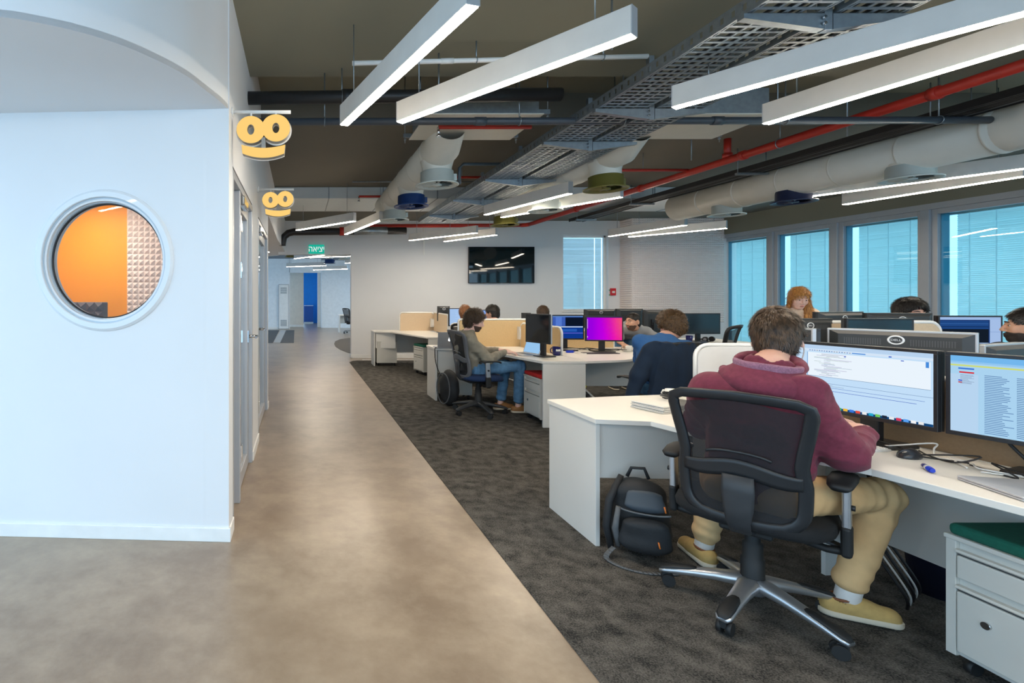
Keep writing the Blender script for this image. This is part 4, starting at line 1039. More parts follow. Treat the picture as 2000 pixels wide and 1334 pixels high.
def monitor(label, l, r, ztop, h=0.345, rects=None, base=(20,40,80), strength=0.8, back=False, logo=False, side=M_SHELL, grp='desktop monitors', stand=True, zdesk=DZT, pivot=None):
    """l, r: plan points of the upper corners as seen in the photo; back=True when the rear faces the camera"""
    if back: l, r = r, l
    L = math.hypot(r[0]-l[0], r[1]-l[1]); rz = math.atan2(r[1]-l[1], r[0]-l[0])
    c = ((l[0]+r[0])/2, (l[1]+r[1])/2)
    t = thing('monitor', label, 'monitor', (c[0],c[1],zdesk), rz, grp)
    zt = ztop - zdesk; zb = zt - h
    b = 0.014
    MB().box(-L/2,L/2,-0.02,0.0,zb,zb+b+0.004).box(-L/2,L/2,-0.02,0.0,zt-b,zt).box(-L/2,-L/2+b,-0.02,0.0,zb+b,zt-b).box(L/2-b,L/2,-0.02,0.0,zb+b,zt-b).build('bezel', M_BEZ, t, bevel=0.002)
    sh = MB().box(-L/2,L/2,0.0,0.022,zb,zt).build('rim', side, t, bevel=0.004)
    bk = MB().add([(-L/2+.01,0.022,zb+.01),(L/2-.01,0.022,zb+.01),(L/2-.01,0.022,zt-.01),(-L/2+.01,0.022,zt-.01),(-L/2+.05,0.045,zb+.04),(L/2-.05,0.045,zb+.04),(L/2-.05,0.045,zt-.03),(-L/2+.05,0.045,zt-.03)],
                  [(4,5,6,7)[::-1],(0,1,5,4)[::-1],(1,2,6,5)[::-1],(2,3,7,6)[::-1],(3,0,4,7)[::-1]]).build('back_shell', M_SHELL, t)
    if logo:
        zl = zt - 0.055
        tor = MB().lathe([(0.019,0.0462),(0.0225,0.0472),(0.026,0.0462),(0.026,0.044),(0.019,0.044)],(0,0,0),40,'Y')
        tor.v = [(x*1.25, -y, z+zl) for x,y,z in tor.v]; tor.build('logo_ring', M_LOGO, bk)
        lo = text_mesh('DELL', 0.0165, 'logo_letters', M_LOGO, bk, (0,0.0455,zl), (PI/2,0,PI), 0.0006); lo.scale = (1.1,1.0,1.0)
        vs_ = MB()
        for q in range(44): vs_.box(-L/2+0.07+q*(L-0.14)/44, -L/2+0.07+q*(L-0.14)/44+0.005, 0.0452, 0.0462, zt-0.085, zt-0.05) if abs(-L/2+0.07+q*(L-0.14)/44) > 0.05 else None
        vs_.build('vent_slots', mat('vent_grey', S(74,76,78), 0.5), bk)['kind'] = 'stuff'
    w_, h_ = L-2*b, h-2*b-0.004
    if rects is None and base is None:
        MB().quad((-w_/2,-0.0185,zb+b+.004),(w_/2,-0.0185,zb+b+.004),(w_/2,-0.0185,zt-b),(-w_/2,-0.0185,zt-b)).build('screen', M_OFF, t)
    else:
        screen_face(t, w_, h_, rects or [], strength, base, zb+b+0.004, y=-0.0185)
    if stand:
        MB().box(-0.035,0.035,0.05,0.085,0.012,zb+h*0.5).box(-0.05,0.05,0.04,0.07,zb+h*0.35,zb+h*0.65).build('stand_neck', M_BEZ, t, bevel=0.004)
        MB().prism([(x,y+0.05) for x,y in rrect(0.27,0.19,0.03)],0.0,0.012).build('stand_base', M_BEZ, t, bevel=0.003)
    return t
def mpx(l, r, width):
    """plan points and top height of a monitor from its two upper corners in the photo and its real width"""
    def q(p): k = 1.0/(p[1]-CY); return Vector(((p[0]-CX)*k, FPX*k))
    dz = width/(q(r)-q(l)).length
    return tuple(q(l)*dz), tuple(q(r)*dz), CH-dz
random.seed(11)
# screen pictures
blue = []
ide = [(0.0,0.94,1.0,1.0,(186,212,240)),(0.0,0.90,1.0,0.935,(214,230,248)),(0.0,0.0,1.0,0.035,(20,70,120)),(0.10,0.50,0.985,0.88,(236,246,255)),(0.10,0.496,0.985,0.502,(120,150,180)),(0.0,0.395,1.0,0.40,(110,140,180)),(0.03,0.33,0.95,0.335,(70,110,190)),(0.03,0.28,0.9,0.286,(50,90,190)),(0.10,0.50,0.106,0.88,(110,160,210)),(0.955,0.80,0.975,0.88,(70,140,220))]
for k in range(26):
    v = 0.86-0.0135*k; u = 0.16+0.02*random.randint(0,5); ide.append((u,v,u+random.uniform(.05,.22),v+0.005,random.choice([(150,170,190),(170,190,180),(120,140,200),(160,150,190)])))
for k in range(22): ide.append((0.12+0.02*k,0.905,0.13+0.02*k,0.918,random.choice([(90,130,190),(60,110,170),(140,150,160)])))
ide += [(0.46,0.905,0.56,0.92,(70,140,220)),(0.72,0.9,0.74,0.915,(40,90,200)),(0.8,0.86,0.82,0.872,(40,90,200)),(0.4,0.84,0.415,0.855,(40,90,200))]
for k in range(3): ide.append((0.05,0.375-0.02*k,0.05+random.uniform(.2,.35),0.379-0.02*k,(110,130,160)))
dock = [(235,240,245),(70,190,120),(240,190,60),(60,120,220),(230,80,60),(240,240,240),(40,170,210),(120,200,90),(30,40,60),(230,235,240),(220,60,90),(90,160,240),(245,245,245),(235,235,235)]
for k, c in enumerate(dock): ide.append((0.30+0.047*k,0.006,0.333+0.047*k,0.045,c))
mail = [(0.0,0.93,1.0,1.0,(120,190,245)),(0.0,0.905,1.0,0.93,(150,205,250)),(0.0,0.865,1.0,0.885,(214,226,120)),(0.04,0.825,0.12,0.845,(60,120,220)),(0.045,0.775,0.12,0.795,(220,50,60)),(0.0,0.0,0.14,0.76,(190,220,248)),(0.62,0.80,0.67,0.82,(50,90,220)),(0.04,0.67,0.06,0.685,(50,80,220)),(0.04,0.645,0.06,0.66,(200,50,70))]
for k in range(9): mail.append((0.05,0.75-0.012*k-0.002*k,0.05+random.uniform(.04,.07),0.754-0.014*k,(120,140,170)))
for k in range(34):
    v = 0.76-0.0222*k
    mail.append((0.17,v,0.17+random.uniform(.08,.14),v+0.008,(90,130,180)))
    mail.append((0.32,v,0.32+random.uniform(.30,.62),v+0.0075,(86,124,170)))
mail += [(0.93,0.27,0.99,0.30,(30,60,150)),(0.90,0.05,0.93,0.07,(200,40,70)),(0.90,0.0,0.92,0.02,(200,40,70))]
l,r,z = (2.63,2.67),(2.72,2.135),1.198
monitor('wide screen full of white code windows in front of the maroon man', l, r, z, 0.345, ide, (196,224,250), 0.98)
monitor('screen showing a mail list, cut by the right frame edge', (2.735,2.125), (2.90,1.60), 1.198, 0.345, mail, (176,218,248), 0.92)
l,r,z = mpx((1617,640),(1912,650),0.55)
monitor('large monitor back with a round silver logo behind the code screen', l, r, z, 0.345, None, None, back=True, logo=True, side=M_ALU)
dx, dy = (r[0]-l[0]), (r[1]-l[1])
monitor('monitor back hidden by the maroon man\'s head', (3.18,3.5), (3.06,2.98), z, 0.345, None, None, back=True, side=M_ALU)
monitor('dark monitor back at the right frame edge with a silver edge', (3.68,2.73), (4.15,2.9), 1.17, 0.33, None, None, back=True, side=M_ALU)
monitor('monitor back with a round logo left in the far right row', (XA(1592,4.3),4.3), (XA(1681,4.45),4.45), 1.305, 0.34, None, None, back=True, logo=True)
monitor('monitor back with a round logo in front of the dark haired head', (XA(1688,4.3),4.3), (XA(1816,4.25),4.25), 1.298, 0.34, None, None, back=True, logo=True)
monitor('monitor back half hidden by the maroon man\'s hair', (XA(1520,3.9),3.9), (XA(1620,3.96),3.96), 1.265, 0.33, None, None, back=True, logo=True)
monitor('black switched-off screen before the beige divider', (XA(1648,3.72),3.72), (XA(1779,3.72),3.72), 1.275, 0.32, None, None)
monitor('screen with dark blue code windows near the bearded man', (XA(1828,4.6),4.6), (XA(1953,4.55),4.55), 1.265, 0.27,
        [(0,0.9,1,1,(170,200,245)),(0.82,0,1,0.9,(176,204,246)),(0,0.55,0.8,0.86,(34,76,140)),(0,0.62,0.8,0.64,(16,40,80)),(0,0.74,0.8,0.76,(60,110,180)),(0,0.0,0.8,0.55,(22,32,46)),(0.82,0.44,1.0,0.45,(120,150,210)),(0,-0.0,0.8,0.03,(170,200,245))], (30,60,120), 0.85)
# curly man's cluster
monitor('switched-off screen on a tall stand beside the curly man', (XA(1029,6.15),6.15), (XA(1076,5.78),5.78), ZA(613,6.0), 0.345, None, None, side=M_ALU, pivot=None)
monitor('screen with dark blue code windows left of the purple one', (XA(1076,6.62),6.62), (XA(1139,6.62),6.62), ZA(615,6.6), 0.325,
        [(0,0.55,0.42,0.95,(64,100,190)),(0.42,0.55,1,0.93,(14,24,44)),(0.1,0.55,0.3,0.95,(90,130,220)),(0,0.49,1,0.53,(220,235,255)),(0,0,1,0.49,(16,60,150)),(0.2,0.3,0.8,0.42,(40,96,190)),(0,0.22,1,0.25,(110,110,230)),(0,0.95,1,1,(100,140,200))], (18,60,150), 0.85)
pur = []
for i in range(24):
    for j in range(12):
        u, v = (i+.5)/24, (j+.5)/12
        f = max(0, min(1, (u-0.45)*1.5 + 0.25*(v-0.5)))
        g = max(0, 1-((u-0.72)**2*6+(v-0.55)**2*1.5))
        c = (int(150+100*min(1,u*1.2)), int(5+85*f*f+40*g*f), int(235-120*f))
        pur.append((i/24,j/12,(i+1)/24,(j+1)/12,(min(255,c[0])//6*6,c[1]//6*6,c[2]//6*6)))
pur += [(0.0,0.965,1,1,(90,40,120)),(0.005,0.1,0.025,0.16,(250,220,240))] + [(0.008,0.5+0.06*k,0.026,0.54+0.06*k,(250,210,230)) for k in range(7)]
monitor('screen with a glowing purple and pink wallpaper', (XA(1143,6.5),6.5), (XA(1216,6.42),6.42), ZA(617,6.46), 0.325, pur, (190,10,220), 0.9)
for k, (x0,x1,y,py,lab,lg,bk) in enumerate([(1141,1201,8.9,604,'far monitor back with logo left behind the purple screen',True,True),(1203,1254,8.3,603,'far monitor back behind the leaning man\'s hair',False,True),(1257,1317,8.6,605,'far monitor back with white stickers',True,True),(1256,1290,7.9,609,'dark far monitor beside the leaning man',False,True),(1334,1405,8.0,612,'large switched-off screen above the headphones',False,False),(1293,1330,8.05,611,'dark screen hidden behind the blue shirt man\'s head',False,False)]):
    monitor(lab, (XA(x0,y),y), (XA(x1,y+0.02),y+0.02), ZA(py,y), 0.33, None, None, back=bk, logo=lg, grp='far dark monitors')
doc = [(0.05,0.9-0.05*k,0.05+random.uniform(.3,.8),0.91-0.05*k,(150,185,225)) for k in range(16)]
monitor('bright blue screen in front of the red haired person', (XA(876,9.2),9.2), (XA(906,9.25),9.25), ZA(602,9.2), 0.33, doc, (176,208,250), 0.9)
monitor('bright screen in front of the dark haired person', (XA(925,9.2),9.2), (XA(951,9.2),9.2), ZA(605,9.2), 0.31, doc, (140,180,250), 0.9)
monitor('small dark monitor back near the far wall', (XA(854,10.2),10.2), (XA(878,10.2),10.2), ZA(598,10.2), 0.3, None, None, back=True, logo=True)
monitor('narrow dark monitor back behind the tan divider', (XA(1019,8.9),8.9), (XA(1036,8.9),8.9), ZA(611,8.9), 0.3, None, None, back=True)
monitor('small bright screen on the desk of the next room', (2.6,20.9), (3.1,20.95), 1.12, 0.3, doc, (90,120,190), 0.9)

# --- television
tv = thing('television', 'large dark wall television between lamps and desks', 'television', (XA(979,YF-0.05), YF-0.052, ZA(518,YF)))
TW = XA(1043,YF)-XA(915,YF); TH = ZA(483,YF)-ZA(554,YF)
MB().box(-TW/2,TW/2,-0.02,0.03,-TH/2,TH/2).build('casing', M_BLACK, tv, bevel=0.004)
MB().quad((-TW/2+.012,-0.021,-TH/2+.016),(TW/2-.012,-0.021,-TH/2+.016),(TW/2-.012,-0.021,TH/2-.012),(-TW/2+.012,-0.021,TH/2-.012)).build('screen', mat('tv_glass', S(10,24,30), 0.03, spec=0.6), tv)
MB().box(-0.03,0.03,-0.021,-0.02,-TH/2-0.008,-TH/2+0.002).build('sensor', M_SILVER, tv)
MB().box(-0.3,0.3,0.03,0.05,-0.2,0.2).build('wall_bracket', M_BLACK, tv)

# ================================================================== PEOPLE: implicit surfaces turned into meshes
V3 = lambda *a: np.array(a, dtype=np.float32)
def unit(a):
    a = np.asarray(a, dtype=np.float32); return a/np.linalg.norm(a)
def smin(a, b, k):
    if k <= 0: return np.minimum(a, b)
    h = np.clip(0.5+0.5*(b-a)/k, 0, 1); return b*(1-h)+a*h-k*h*(1-h)
def smax(a, b, k): return -smin(-a, -b, k)
def sd_rc(p, a, b, r1, r2):
    ba = b-a; h = np.clip(((p-a)@ba)/max(float(ba@ba),1e-9), 0, 1)
    return np.linalg.norm(p-a-h[:,None]*ba, axis=1)-(r1+(r2-r1)*h)
def sd_ec(p, a, b, ra, rb, ax, ay, az):
    ba = b-a; h = np.clip(((p-a)@ba)/max(float(ba@ba),1e-9), 0, 1)
    q = p-a-h[:,None]*ba
    rx = ra[0]+(rb[0]-ra[0])*h; ry = ra[1]+(rb[1]-ra[1])*h; rz = np.minimum(rx, ry)
    x = (q@ax)/rx; y = (q@ay)/ry; z = (q@az)/rz
    return (np.sqrt(x*x+y*y+z*z)-1)*np.minimum(rx, ry)
def sd_el(p, c, r, R=None):
    q = p-c
    if R is not None: q = q@R
    r = np.asarray(r, dtype=np.float32)
    k0 = np.linalg.norm(q/r, axis=1); k1 = np.linalg.norm(q/(r*r), axis=1)
    return k0*(k0-1)/np.maximum(k1, 1e-6)
_rs = np.random.RandomState(5)
_NK = _rs.normal(size=(10,3)).astype(np.float32); _NP = _rs.uniform(0, 6.28, 10).astype(np.float32)
def wav(p, f, seed=0):
    s_ = 0
    for i in range(6):
        j = (i+seed) % 10
        s_ = s_+np.sin((p@_NK[j])*f+_NP[j]+seed)
    return s_/6
def surf_net(fn, bmin, bmax, res):
    bmin = np.asarray(bmin, dtype=np.float32); bmax = np.asarray(bmax, dtype=np.float32)
    nb = np.maximum(1, np.ceil((bmax-bmin)/(res*4)).astype(int)); n = nb*4
    g = np.stack(np.meshgrid(*[np.arange(k) for k in nb], indexing='ij'), -1).reshape(-1,3)
    cen = bmin+(g*4+1.5).astype(np.float32)*res
    dc = fn(cen)
    D = np.repeat(np.repeat(np.repeat(dc.reshape(nb), 4, 0), 4, 1), 4, 2).astype(np.float32)
    act = g[np.abs(dc) < res*4*1.35]
    off = np.stack(np.meshgrid(*[np.arange(4)]*3, indexing='ij'), -1).reshape(-1,3)
    idx = (act[:,None,:]*4+off[None]).reshape(-1,3)
    for s0 in range(0, len(idx), 400000):
        ii = idx[s0:s0+400000]
        D[ii[:,0],ii[:,1],ii[:,2]] = fn(bmin+ii.astype(np.float32)*res)
    S_ = D < 0
    c8 = [(i,j,k) for i in (0,1) for j in (0,1) for k in (0,1)]
    def sub(A, o): return A[o[0]:n[0]-1+o[0], o[1]:n[1]-1+o[1], o[2]:n[2]-1+o[2]]
    cnt = sum(sub(S_, o).astype(np.int8) for o in c8)
    ac = np.argwhere((cnt > 0) & (cnt < 8))
    if len(ac) == 0: return np.zeros((0,3)), np.zeros((0,4), int)
    vid = -np.ones(tuple(n-1), dtype=np.int64); vid[ac[:,0],ac[:,1],ac[:,2]] = np.arange(len(ac))
    acc = np.zeros((len(ac),3), np.float32); num = np.zeros(len(ac), np.float32)
    val = {o: D[ac[:,0]+o[0],ac[:,1]+o[1],ac[:,2]+o[2]] for o in c8}
    for o in c8:
        for axn in range(3):
            if o[axn] == 0:
                o2 = list(o); o2[axn] = 1; o2 = tuple(o2)
                a, b = val[o], val[o2]; m = (a < 0) != (b < 0)
                t = np.where(m, a/np.where(m, a-b, 1), 0)
                pt = np.repeat(np.array([o], np.float32), len(ac), 0); pt[:,axn] += t
                acc += pt*m[:,None]; num += m
    V = bmin+(ac+acc/np.maximum(num,1)[:,None])*res
    F = []
    for axn in range(3):
        o = [0,0,0]; o[axn] = 1
        A = S_[1:-1,1:-1,1:-1]; e = [slice(1,-1)]*3; e[axn] = slice(2,None)
        Bm = S_[tuple(e)]
        for sgn in (0, 1):
            ed = np.argwhere((A & ~Bm) if sgn == 0 else (~A & Bm))+1
            if len(ed) == 0: continue
            u, w = (axn+1)%3, (axn+2)%3
            du = np.zeros(3,int); du[u] = 1; dw = np.zeros(3,int); dw[w] = 1
            ok = np.all(ed < n-1, axis=1); ed = ed[ok]
            q = [vid[tuple((ed-x).T)] for x in (du+dw, dw, 0*du, du)]
            q = np.stack(q if sgn == 0 else q[::-1], 1)
            F.append(q[(q >= 0).all(1)])
    return V, np.concatenate(F)
def sdf_obj(fn, bmin, bmax, res, name, m_, parent, smooth=1):
    V, F = surf_net(fn, bmin, bmax, res)
    me = bpy.data.meshes.new(name)
    me.vertices.add(len(V)); me.vertices.foreach_set('co', V.astype(np.float32).ravel())
    me.loops.add(len(F)*4); me.loops.foreach_set('vertex_index', F.astype(np.int32).ravel())
    me.polygons.add(len(F)); me.polygons.foreach_set('loop_start', np.arange(len(F), dtype=np.int32)*4)
    me.polygons.foreach_set('use_smooth', np.ones(len(F), bool))
    me.update(calc_edges=True); me.validate()
    for q in (m_ if isinstance(m_, list) else [m_]): me.materials.append(q)
    o = bpy.data.objects.new(name, me); COL.objects.link(o); o.parent = parent
    o.matrix_parent_inverse = (Matrix.Translation(parent.location) @ parent.rotation_euler.to_matrix().to_4x4()).inverted()
    if smooth:
        sm = o.modifiers.new('smooth', 'SMOOTH'); sm.iterations = smooth; sm.factor = 0.5
    return o

def skin(name, col): 
    m = mat(name, col, 0.5, var=0.07, vscale=25, bump=0.03, bscale=250)
    b = m.node_tree.nodes['Principled BSDF']; b.inputs['Subsurface Weight'].default_value = 0.12; b.inputs['Subsurface Radius'].default_value = (0.02,0.008,0.004)
    return m
M_SKIN = skin('light_skin', S(222,172,150)); M_SKIN2 = skin('tan_skin', S(206,158,132)); M_SKIN3 = skin('fair_skin', S(230,188,172))
def hairmat(name, c1, c2): return mat(name, c1, 0.42, var=0.3, vscale=90, col2=c2, stretch=(1,1,0.3), bump=0.3, bscale=160)
M_HDB = hairmat('dark_brown_hair', S(42,31,24), S(104,78,56)); M_HBK = hairmat('black_hair', S(20,18,18), S(52,45,40))
M_HBR = hairmat('brown_hair', S(66,46,30), S(134,100,64)); M_HGI = hairmat('ginger_hair', S(168,104,48), S(226,166,92)); M_HAU = hairmat('auburn_hair', S(116,66,36), S(184,122,74))
M_MAROON = mat('maroon_sweat_fabric', S(116,46,64), 0.95, var=0.14, vscale=60, bump=0.12, bscale=420, sheen=0.08)
M_LINING = mat('lilac_lining_fabric', S(150,104,124), 0.98, var=0.25, vscale=160, bump=0.35, bscale=420, sheen=0.1)
M_KHAKI = mat('khaki_cotton', S(212,174,124), 0.9, var=0.06, vscale=20, bump=0.08, bscale=400)
M_JEANS = mat('blue_denim', S(88,130,166), 0.9, var=0.2, vscale=25, bump=0.1, bscale=400)
M_OLJACK = mat('olive_grey_jacket', S(138,131,116), 0.9, var=0.12, vscale=18, bump=0.1, bscale=200)
M_BLUET = mat('blue_tshirt_cotton', S(56,104,160), 0.9, var=0.06, vscale=20)
M_GREYT = mat('grey_tshirt_cotton', S(158,160,162), 0.9, var=0.05, vscale=20)
M_CREAM = mat('cream_knit', S(226,200,176), 0.95, var=0.08, vscale=60, bump=0.2, bscale=200)
M_NAVYJ = mat('navy_jacket_cotton', S(24,42,64), 0.92, var=0.12, vscale=12, bump=0.06, bscale=300)
M_SOCK = mat('white_sock_knit', S(214,212,208), 0.95, bump=0.2, bscale=300)
M_SHOE = mat('tan_canvas', S(188,158,98), 0.85, var=0.08, vscale=40); M_SOLE = mat('shoe_sole_rubber', S(206,196,176), 0.7)
M_EYEW = mat('eye_white', S(196,184,176), 0.3); M_IRIS = mat('dark_iris', S(40,28,20), 0.15); M_LIP = mat('lip_skin', S(186,112,102), 0.5)

def hand_prims(w, d, up, side, curl, sc=1.0):
    """w wrist, d finger direction, up back-of-hand normal, side +1 right hand / -1 left hand"""
    d = unit(d); up = unit(np.asarray(up)-d*float(np.dot(up,d))); x = np.cross(d, up)      # x points to the little finger side on a right hand (palm down)
    out = []
    T = lambda a, b, c: (np.asarray(w)+(x*a*side+d*b+up*c)*sc).astype(np.float32)
    kn = [(-0.030,0.088,0.004),(-0.010,0.094,0.007),(0.011,0.090,0.005),(0.030,0.080,0.0)]
    for i, k in enumerate(kn):
        out.append(('rc', T(k[0]*0.5,0.005,0.0), T(*k), 0.0165*sc, 0.0125*sc, 0.012))
    lens = [(0.040,0.026,0.020),(0.044,0.029,0.021),(0.041,0.027,0.020),(0.032,0.020,0.017)]
    for i, (k, L) in enumerate(zip(kn, lens)):
        b, c = k[1], k[2]; a = k[0]; ang = -0.25*curl-0.05*i*curl
        pts = [T(a,b,c)]; sp = (i-1.5)*0.09
        for s_, l in enumerate(L):
            b += l*math.cos(ang); c += l*math.sin(ang); a += l*sp*(1-0.3*s_); ang -= 0.62*curl
            pts.append(T(a,b,c))
        r = [0.0096,0.0086,0.0078,0.0066] if i != 3 else [0.0084,0.0075,0.0068,0.0058]
        for s_ in range(3): out.append(('rc', pts[s_], pts[s_+1], r[s_]*sc, r[s_+1]*sc, 0.003))
    th = [T(-0.018,0.022,-0.004), T(-0.044,0.052,-0.012), T(-0.056,0.082,-0.018), T(-0.054,0.106,-0.022)]
    for s_, (r1, r2) in enumerate(((0.015,0.0115),(0.0112,0.0098),(0.0096,0.0076))): out.append(('rc', th[s_], th[s_+1], r1*sc, r2*sc, 0.006))
    return out
def head_frame(f, pitch=0.0, roll=0.0):
    f = unit(f); z = V3(0,0,1); x = unit(np.cross(f, z)); y = f
    y2 = y*math.cos(pitch)-z*math.sin(pitch); z2 = z*math.cos(pitch)+y*math.sin(pitch)
    x3 = x*math.cos(roll)+z2*math.sin(roll); z3 = z2*math.cos(roll)-x*math.sin(roll)
    return np.stack([x3,y2,z3],1).astype(np.float32)          # columns: right, forward, up
def eval_prims(p, prims):
    d = None
    for q in prims:
        if q[0] == 'rc': e = sd_rc(p, q[1], q[2], q[3], q[4]); k = q[5]
        elif q[0] == 'ec': e = sd_ec(p, *q[1:8]); k = q[8]
        else: e = sd_el(p, q[1], q[2], q[3]); k = q[4]
        d = e if d is None else smin(d, e, k)
    return d
def head_sdf(q):
    E = lambda c, r: sd_el(q, V3(*c), r)
    d = E((0,-0.012,0.028),(0.075,0.094,0.088))
    d = smin(d, E((0,0.030,-0.035),(0.060,0.062,0.078)), 0.03)
    d = smin(d, E((0,0.062,-0.088),(0.030,0.026,0.022)), 0.025)
    for s_ in (-1,1):
        d = smin(d, E((s_*0.040,0.062,-0.018),(0.020,0.020,0.022)), 0.02)
        d = smax(d, -E((s_*0.031,0.099,0.012),(0.017,0.014,0.011)), 0.010)
        d = smin(d, sd_rc(q, V3(s_*0.012,0.091,0.030), V3(s_*0.046,0.076,0.030), 0.0075, 0.006), 0.012)
        d = smin(d, E((s_*0.079,-0.008,-0.004),(0.009,0.020,0.032)), 0.006)
        d = smin(d, E((s_*0.082,0.002,-0.026),(0.007,0.011,0.012)), 0.004)
        d = smax(d, -E((s_*0.088,-0.004,0.002),(0.006,0.010,0.017)), 0.004)
        d = smin(d, E((s_*0.012,0.100,-0.026),(0.009,0.010,0.008)), 0.006)
    d = smin(d, sd_rc(q, V3(0,0.090,0.024), V3(0,0.112,-0.018), 0.008, 0.0115), 0.010)
    d = smin(d, E((0,0.093,-0.050),(0.024,0.010,0.006)), 0.006)
    d = smin(d, E((0,0.091,-0.061),(0.020,0.010,0.007)), 0.006)
    d = smax(d, -E((0,0.103,-0.0552),(0.022,0.006,0.0016)), 0.003)
    return d

def tufts(V, N, name, m_, parent, count, length, width, flow, jitter, lift, rs, seg=3, curl=0.0):
    ids = rs.choice(len(V), count, replace=len(V) < count)
    p = V[ids]+rs.normal(size=(count,3)).astype(np.float32)*0.001; n_ = N[ids]
    d = flow(p, n_)+rs.normal(size=(count,3)).astype(np.float32)*jitter
    d = d-n_*np.sum(d*n_,1)[:,None]; d /= np.maximum(np.linalg.norm(d,axis=1),1e-6)[:,None]
    sd = np.cross(n_, d); L = (length*rs.uniform(0.6,1.25,count)).astype(np.float32)[:,None]; w = (width*rs.uniform(0.7,1.3,count)).astype(np.float32)[:,None]
    rows = []
    ph = rs.uniform(0, 6.28, count).astype(np.float32)[:,None]
    for s_ in range(seg+1):
        t = s_/seg
        c = p+d*L*t+n_*(lift*L*math.sin(t*2.2))-n_*0.002
        if curl: c = c+sd*np.sin(ph+t*5)*curl*L+n_*(np.cos(ph+t*5)*curl*L*0.6)
        ww = w*(1-t)**0.6*(0.5 if s_ == seg else 1.0)+0.0002
        rows += [c-sd*ww, c+sd*ww]
    A = np.stack(rows,1).reshape(-1,3); k = 2*(seg+1)
    base = np.arange(count)[:,None]*k
    F = np.concatenate([np.concatenate([base+2*s_, base+2*s_+1, base+2*s_+3, base+2*s_+2],1) for s_ in range(seg)])
    me = bpy.data.meshes.new(name); me.vertices.add(len(A)); me.vertices.foreach_set('co', A.astype(np.float32).ravel())
    me.loops.add(len(F)*4); me.loops.foreach_set('vertex_index', F.astype(np.int32).ravel()); me.polygons.add(len(F)); me.polygons.foreach_set('loop_start', np.arange(len(F),dtype=np.int32)*4)
    me.polygons.foreach_set('use_smooth', np.ones(len(F),bool)); me.update(calc_edges=True); me.materials.append(m_)
    o = bpy.data.objects.new(name, me); COL.objects.link(o); o.parent = parent
    o.matrix_parent_inverse = (Matrix.Translation(parent.location) @ parent.rotation_euler.to_matrix().to_4x4()).inverted() if parent.parent is None else Matrix.Identity(4)
    o['kind'] = 'stuff'
    return o

